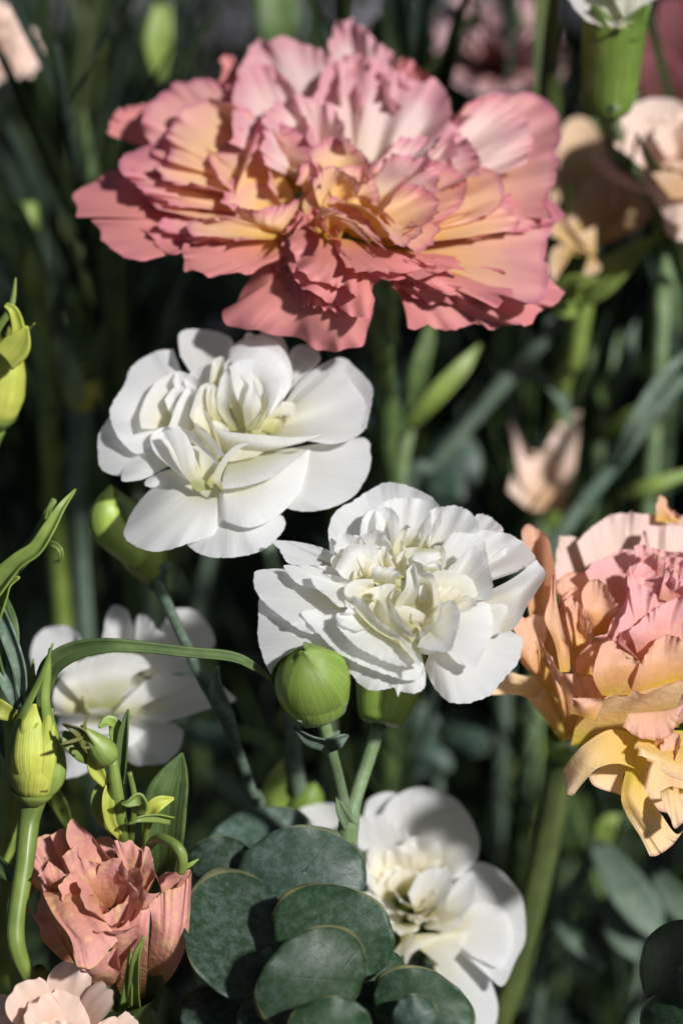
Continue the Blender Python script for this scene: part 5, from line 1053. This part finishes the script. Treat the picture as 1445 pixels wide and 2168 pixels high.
for i, tp in enumerate(tops):
    o = nprotos[i] if i < len(nprotos) else None
    if o is None:
        s_ = nprotos[i % len(nprotos)]; o = s_.copy(); COL.objects.link(o)
        for ch in s_.children:
            d_ = ch.copy(); COL.objects.link(d_); d_.parent = o
    w_ = P(*tp); zt = max(c_[2] for c_ in [nprotos[i % len(nprotos)].children[0].bound_box[1]])
    sz = (w_[2] - .035) / max(zt, .2); sx_ = min(sz, 1.1); az = nrng.uniform(0, 6.28); l_ = nlean[i % len(nprotos)] * sx_
    o.location = (w_[0] - (l_[0] * math.cos(az) - l_[1] * math.sin(az)), w_[1] - (l_[0] * math.sin(az) + l_[1] * math.cos(az)), 0); o.rotation_euler = (0, 0, az); o.scale = (sx_, sx_, sz)

# round blurred leaves far behind
def eu_branch(label, discs, base_pts, dd, mat=MEB):
    root = thing('eucalyptus_branch', label, 'eucalyptus', rootpos(base_pts)); stem_to_ground(base_pts, [1.2] * len(base_pts), GBLU, root)
    f = Frame(root, 'p', discs[0][:2], dd, (.1, .45, .88), mat)
    for i, (x_, y_, ra, rb, ro, h_) in enumerate(discs): f.disc(x_, y_, ra, rb, ro, h_, tilt=(2, 2), seed=50 + i + int(x_), ba=250)
eu_branch('blurred dusky eucalyptus leaves between the two white carnations and the leaning stem', [(955, 985, 62, 82, 0, 0), (800, 830, 75, 88, 0, -4), (910, 1060, 50, 40, 20, -6)], [(940, 1000, 142), (900, 1120, 146), (880, 1260, 156)], 136)
eu_branch('blurred bluish eucalyptus leaves low behind the sharp carnation', [(450, 1560, 45, 30, 10, 0), (900, 1600, 60, 46, 10, -4), (990, 1560, 50, 40, 30, 4), (880, 1530, 50, 36, 0, 2)], [(930, 1620, 148), (920, 1740, 152), (915, 1850, 160)], 140)

# ------------------------------------------------------------------ dense dim planting behind: leafy stems, copied
def proto_stem(seed, kind):
    rng = np.random.RandomState(seed); o = thing('leafy_stem', '', 'stem', (0, 0, 0), 'leafy stems filling the dark background')
    Hh = rng.uniform(.20, .30); lean = rng.uniform(-.03, .03, 2)
    pts = [np.array([0, 0, 0.]), np.array([lean[0] * .4, lean[1] * .4, Hh * .5]), np.array([lean[0], lean[1], Hh])]
    sm = [GSTM, GFIB, GDRK, GFIL][kind % 4]
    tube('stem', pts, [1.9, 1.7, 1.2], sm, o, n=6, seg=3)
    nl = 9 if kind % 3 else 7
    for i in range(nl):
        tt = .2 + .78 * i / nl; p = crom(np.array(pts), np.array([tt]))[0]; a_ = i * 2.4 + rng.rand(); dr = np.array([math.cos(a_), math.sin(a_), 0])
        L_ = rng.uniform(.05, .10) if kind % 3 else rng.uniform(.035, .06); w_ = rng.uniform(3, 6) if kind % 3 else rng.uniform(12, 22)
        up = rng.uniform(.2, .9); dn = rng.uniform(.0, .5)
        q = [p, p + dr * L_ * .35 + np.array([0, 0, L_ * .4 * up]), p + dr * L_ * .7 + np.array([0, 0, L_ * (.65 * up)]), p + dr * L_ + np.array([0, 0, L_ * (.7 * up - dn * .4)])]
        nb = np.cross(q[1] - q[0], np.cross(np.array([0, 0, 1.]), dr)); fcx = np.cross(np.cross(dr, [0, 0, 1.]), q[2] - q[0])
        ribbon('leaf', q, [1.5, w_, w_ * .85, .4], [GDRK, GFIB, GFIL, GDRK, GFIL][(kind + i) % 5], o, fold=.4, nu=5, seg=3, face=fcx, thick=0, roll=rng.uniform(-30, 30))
    return o
STUFF = {}
def add_stuff(o, loc, rz, scl):
    M_ = Matrix.Translation(loc) @ Matrix.Rotation(rz, 4, 'Z') @ Matrix.Diagonal((*scl, 1))
    M3 = np.array(M_)
    for ch in o.children:
        me = ch.data; v_ = np.zeros(len(me.vertices) * 3); me.vertices.foreach_get('co', v_); v_ = v_.reshape(-1, 3) @ M3[:3, :3].T + M3[:3, 3]
        f_ = np.zeros(len(me.polygons) * 4, int); me.polygons.foreach_get('vertices', f_)
        STUFF.setdefault(me.materials[0].name, []).append((v_, f_.reshape(-1, 4)))
def copy_tree(o):
    c_ = o.copy(); COL.objects.link(c_)
    for ch in o.children:
        d_ = ch.copy(); COL.objects.link(d_); d_.parent = c_
    return c_
protos = [proto_stem(200 + i, i) for i in range(8)]
rng = np.random.RandomState(77); spots = []
tries = 0
while len(spots) < 260 and tries < 9000:
    tries += 1
    y_ = .075 + .75 * rng.rand() ** 1.3; half = .10 + .16 * (y_ + .4); x_ = rng.uniform(-half - .10, half + .14)
    if y_ < .14 and -.03 < x_ < .0: continue
    if any((x_ - a_) ** 2 + (y_ - b_) ** 2 < (.017 + .02 * y_) ** 2 for a_, b_ in spots): continue
    spots.append((x_, y_))
for i, (x_, y_) in enumerate(spots):
    o = protos[i] if i < len(protos) else copy_tree(protos[i % len(protos)])
    o.location = (x_, y_, 0); o.rotation_euler = (0, 0, rng.uniform(0, 6.28)); sc = rng.uniform(.50, .82) * (1 - .16 * max(0, .3 - y_) / .3); o.scale = (sc, sc, sc)
    o['label'] = 'dim out-of-focus leafy stem in the dark planting behind the flowers'
for i in range(60):  # low plants added below the frame, blocking sky light from the front
    x_, y_ = rng.uniform(-.22, .26), rng.uniform(-.26, .02)
    sc = rng.uniform(.55, .66); add_stuff(protos[i % len(protos)], (x_, y_, 0), rng.uniform(0, 6.28), (sc, sc, sc))
# taller plants added out of frame to keep the sun off the background
for i in range(70):
    y_ = rng.uniform(.13, .95); half = .12 * (.5 + .82 * (y_ + .25)) + .035
    x_ = half + .05 + rng.uniform(0, .30) if i < 52 else -half - .07 - rng.uniform(0, .2)
    if i >= 60: continue
    sc = rng.uniform(1.25, 1.75); add_stuff(protos[i % len(protos)], (x_, y_, 0), rng.uniform(0, 6.28), (sc * .9, sc * .9, sc))
for i in range(64):  # more tall plants added at the right, unseen, to shade the background
    x_, y_ = rng.uniform(.14, .30), rng.uniform(.14, .46)
    x_ = max(x_, .12 * (.5 + .82 * (y_ + .2)) + .085)
    sc = rng.uniform(1.55, 1.95); add_stuff(protos[i % len(protos)], (x_, y_, 0), rng.uniform(0, 6.28), (sc * .75, sc * .75, sc))
me = bpy.data.meshes.new('added_shade_plants'); vs_, fs_, mi_ = [], [], []; off = 0  # one mesh of all the plants added for shading
for mn, lst in STUFF.items():
    me.materials.append(bpy.data.materials[mn])
    for v_, f_ in lst:
        vs_.append(v_); fs_.append(f_ + off); mi_.append(np.full(len(f_), len(me.materials) - 1)); off += len(v_)
vs_ = np.vstack(vs_); fs_ = np.vstack(fs_); nf = len(fs_)
me.vertices.add(len(vs_)); me.vertices.foreach_set('co', vs_.ravel()); me.loops.add(nf * 4); me.loops.foreach_set('vertex_index', fs_.ravel())
me.polygons.add(nf); me.polygons.foreach_set('loop_start', np.arange(nf) * 4); me.polygons.foreach_set('loop_total', np.full(nf, 4)); me.polygons.foreach_set('material_index', np.concatenate(mi_))
me.update(calc_edges=True); me.validate(); me.polygons.foreach_set('use_smooth', np.ones(len(me.polygons), bool))
gc = bpy.data.objects.new('added_shade_plants', me); COL.objects.link(gc); gc['kind'] = 'stuff'; gc['label'] = 'leafy plants added outside the frame to shade the background'; gc['category'] = 'planting'
for o in bpy.data.objects:
    if '_at' in o: del o['_at']
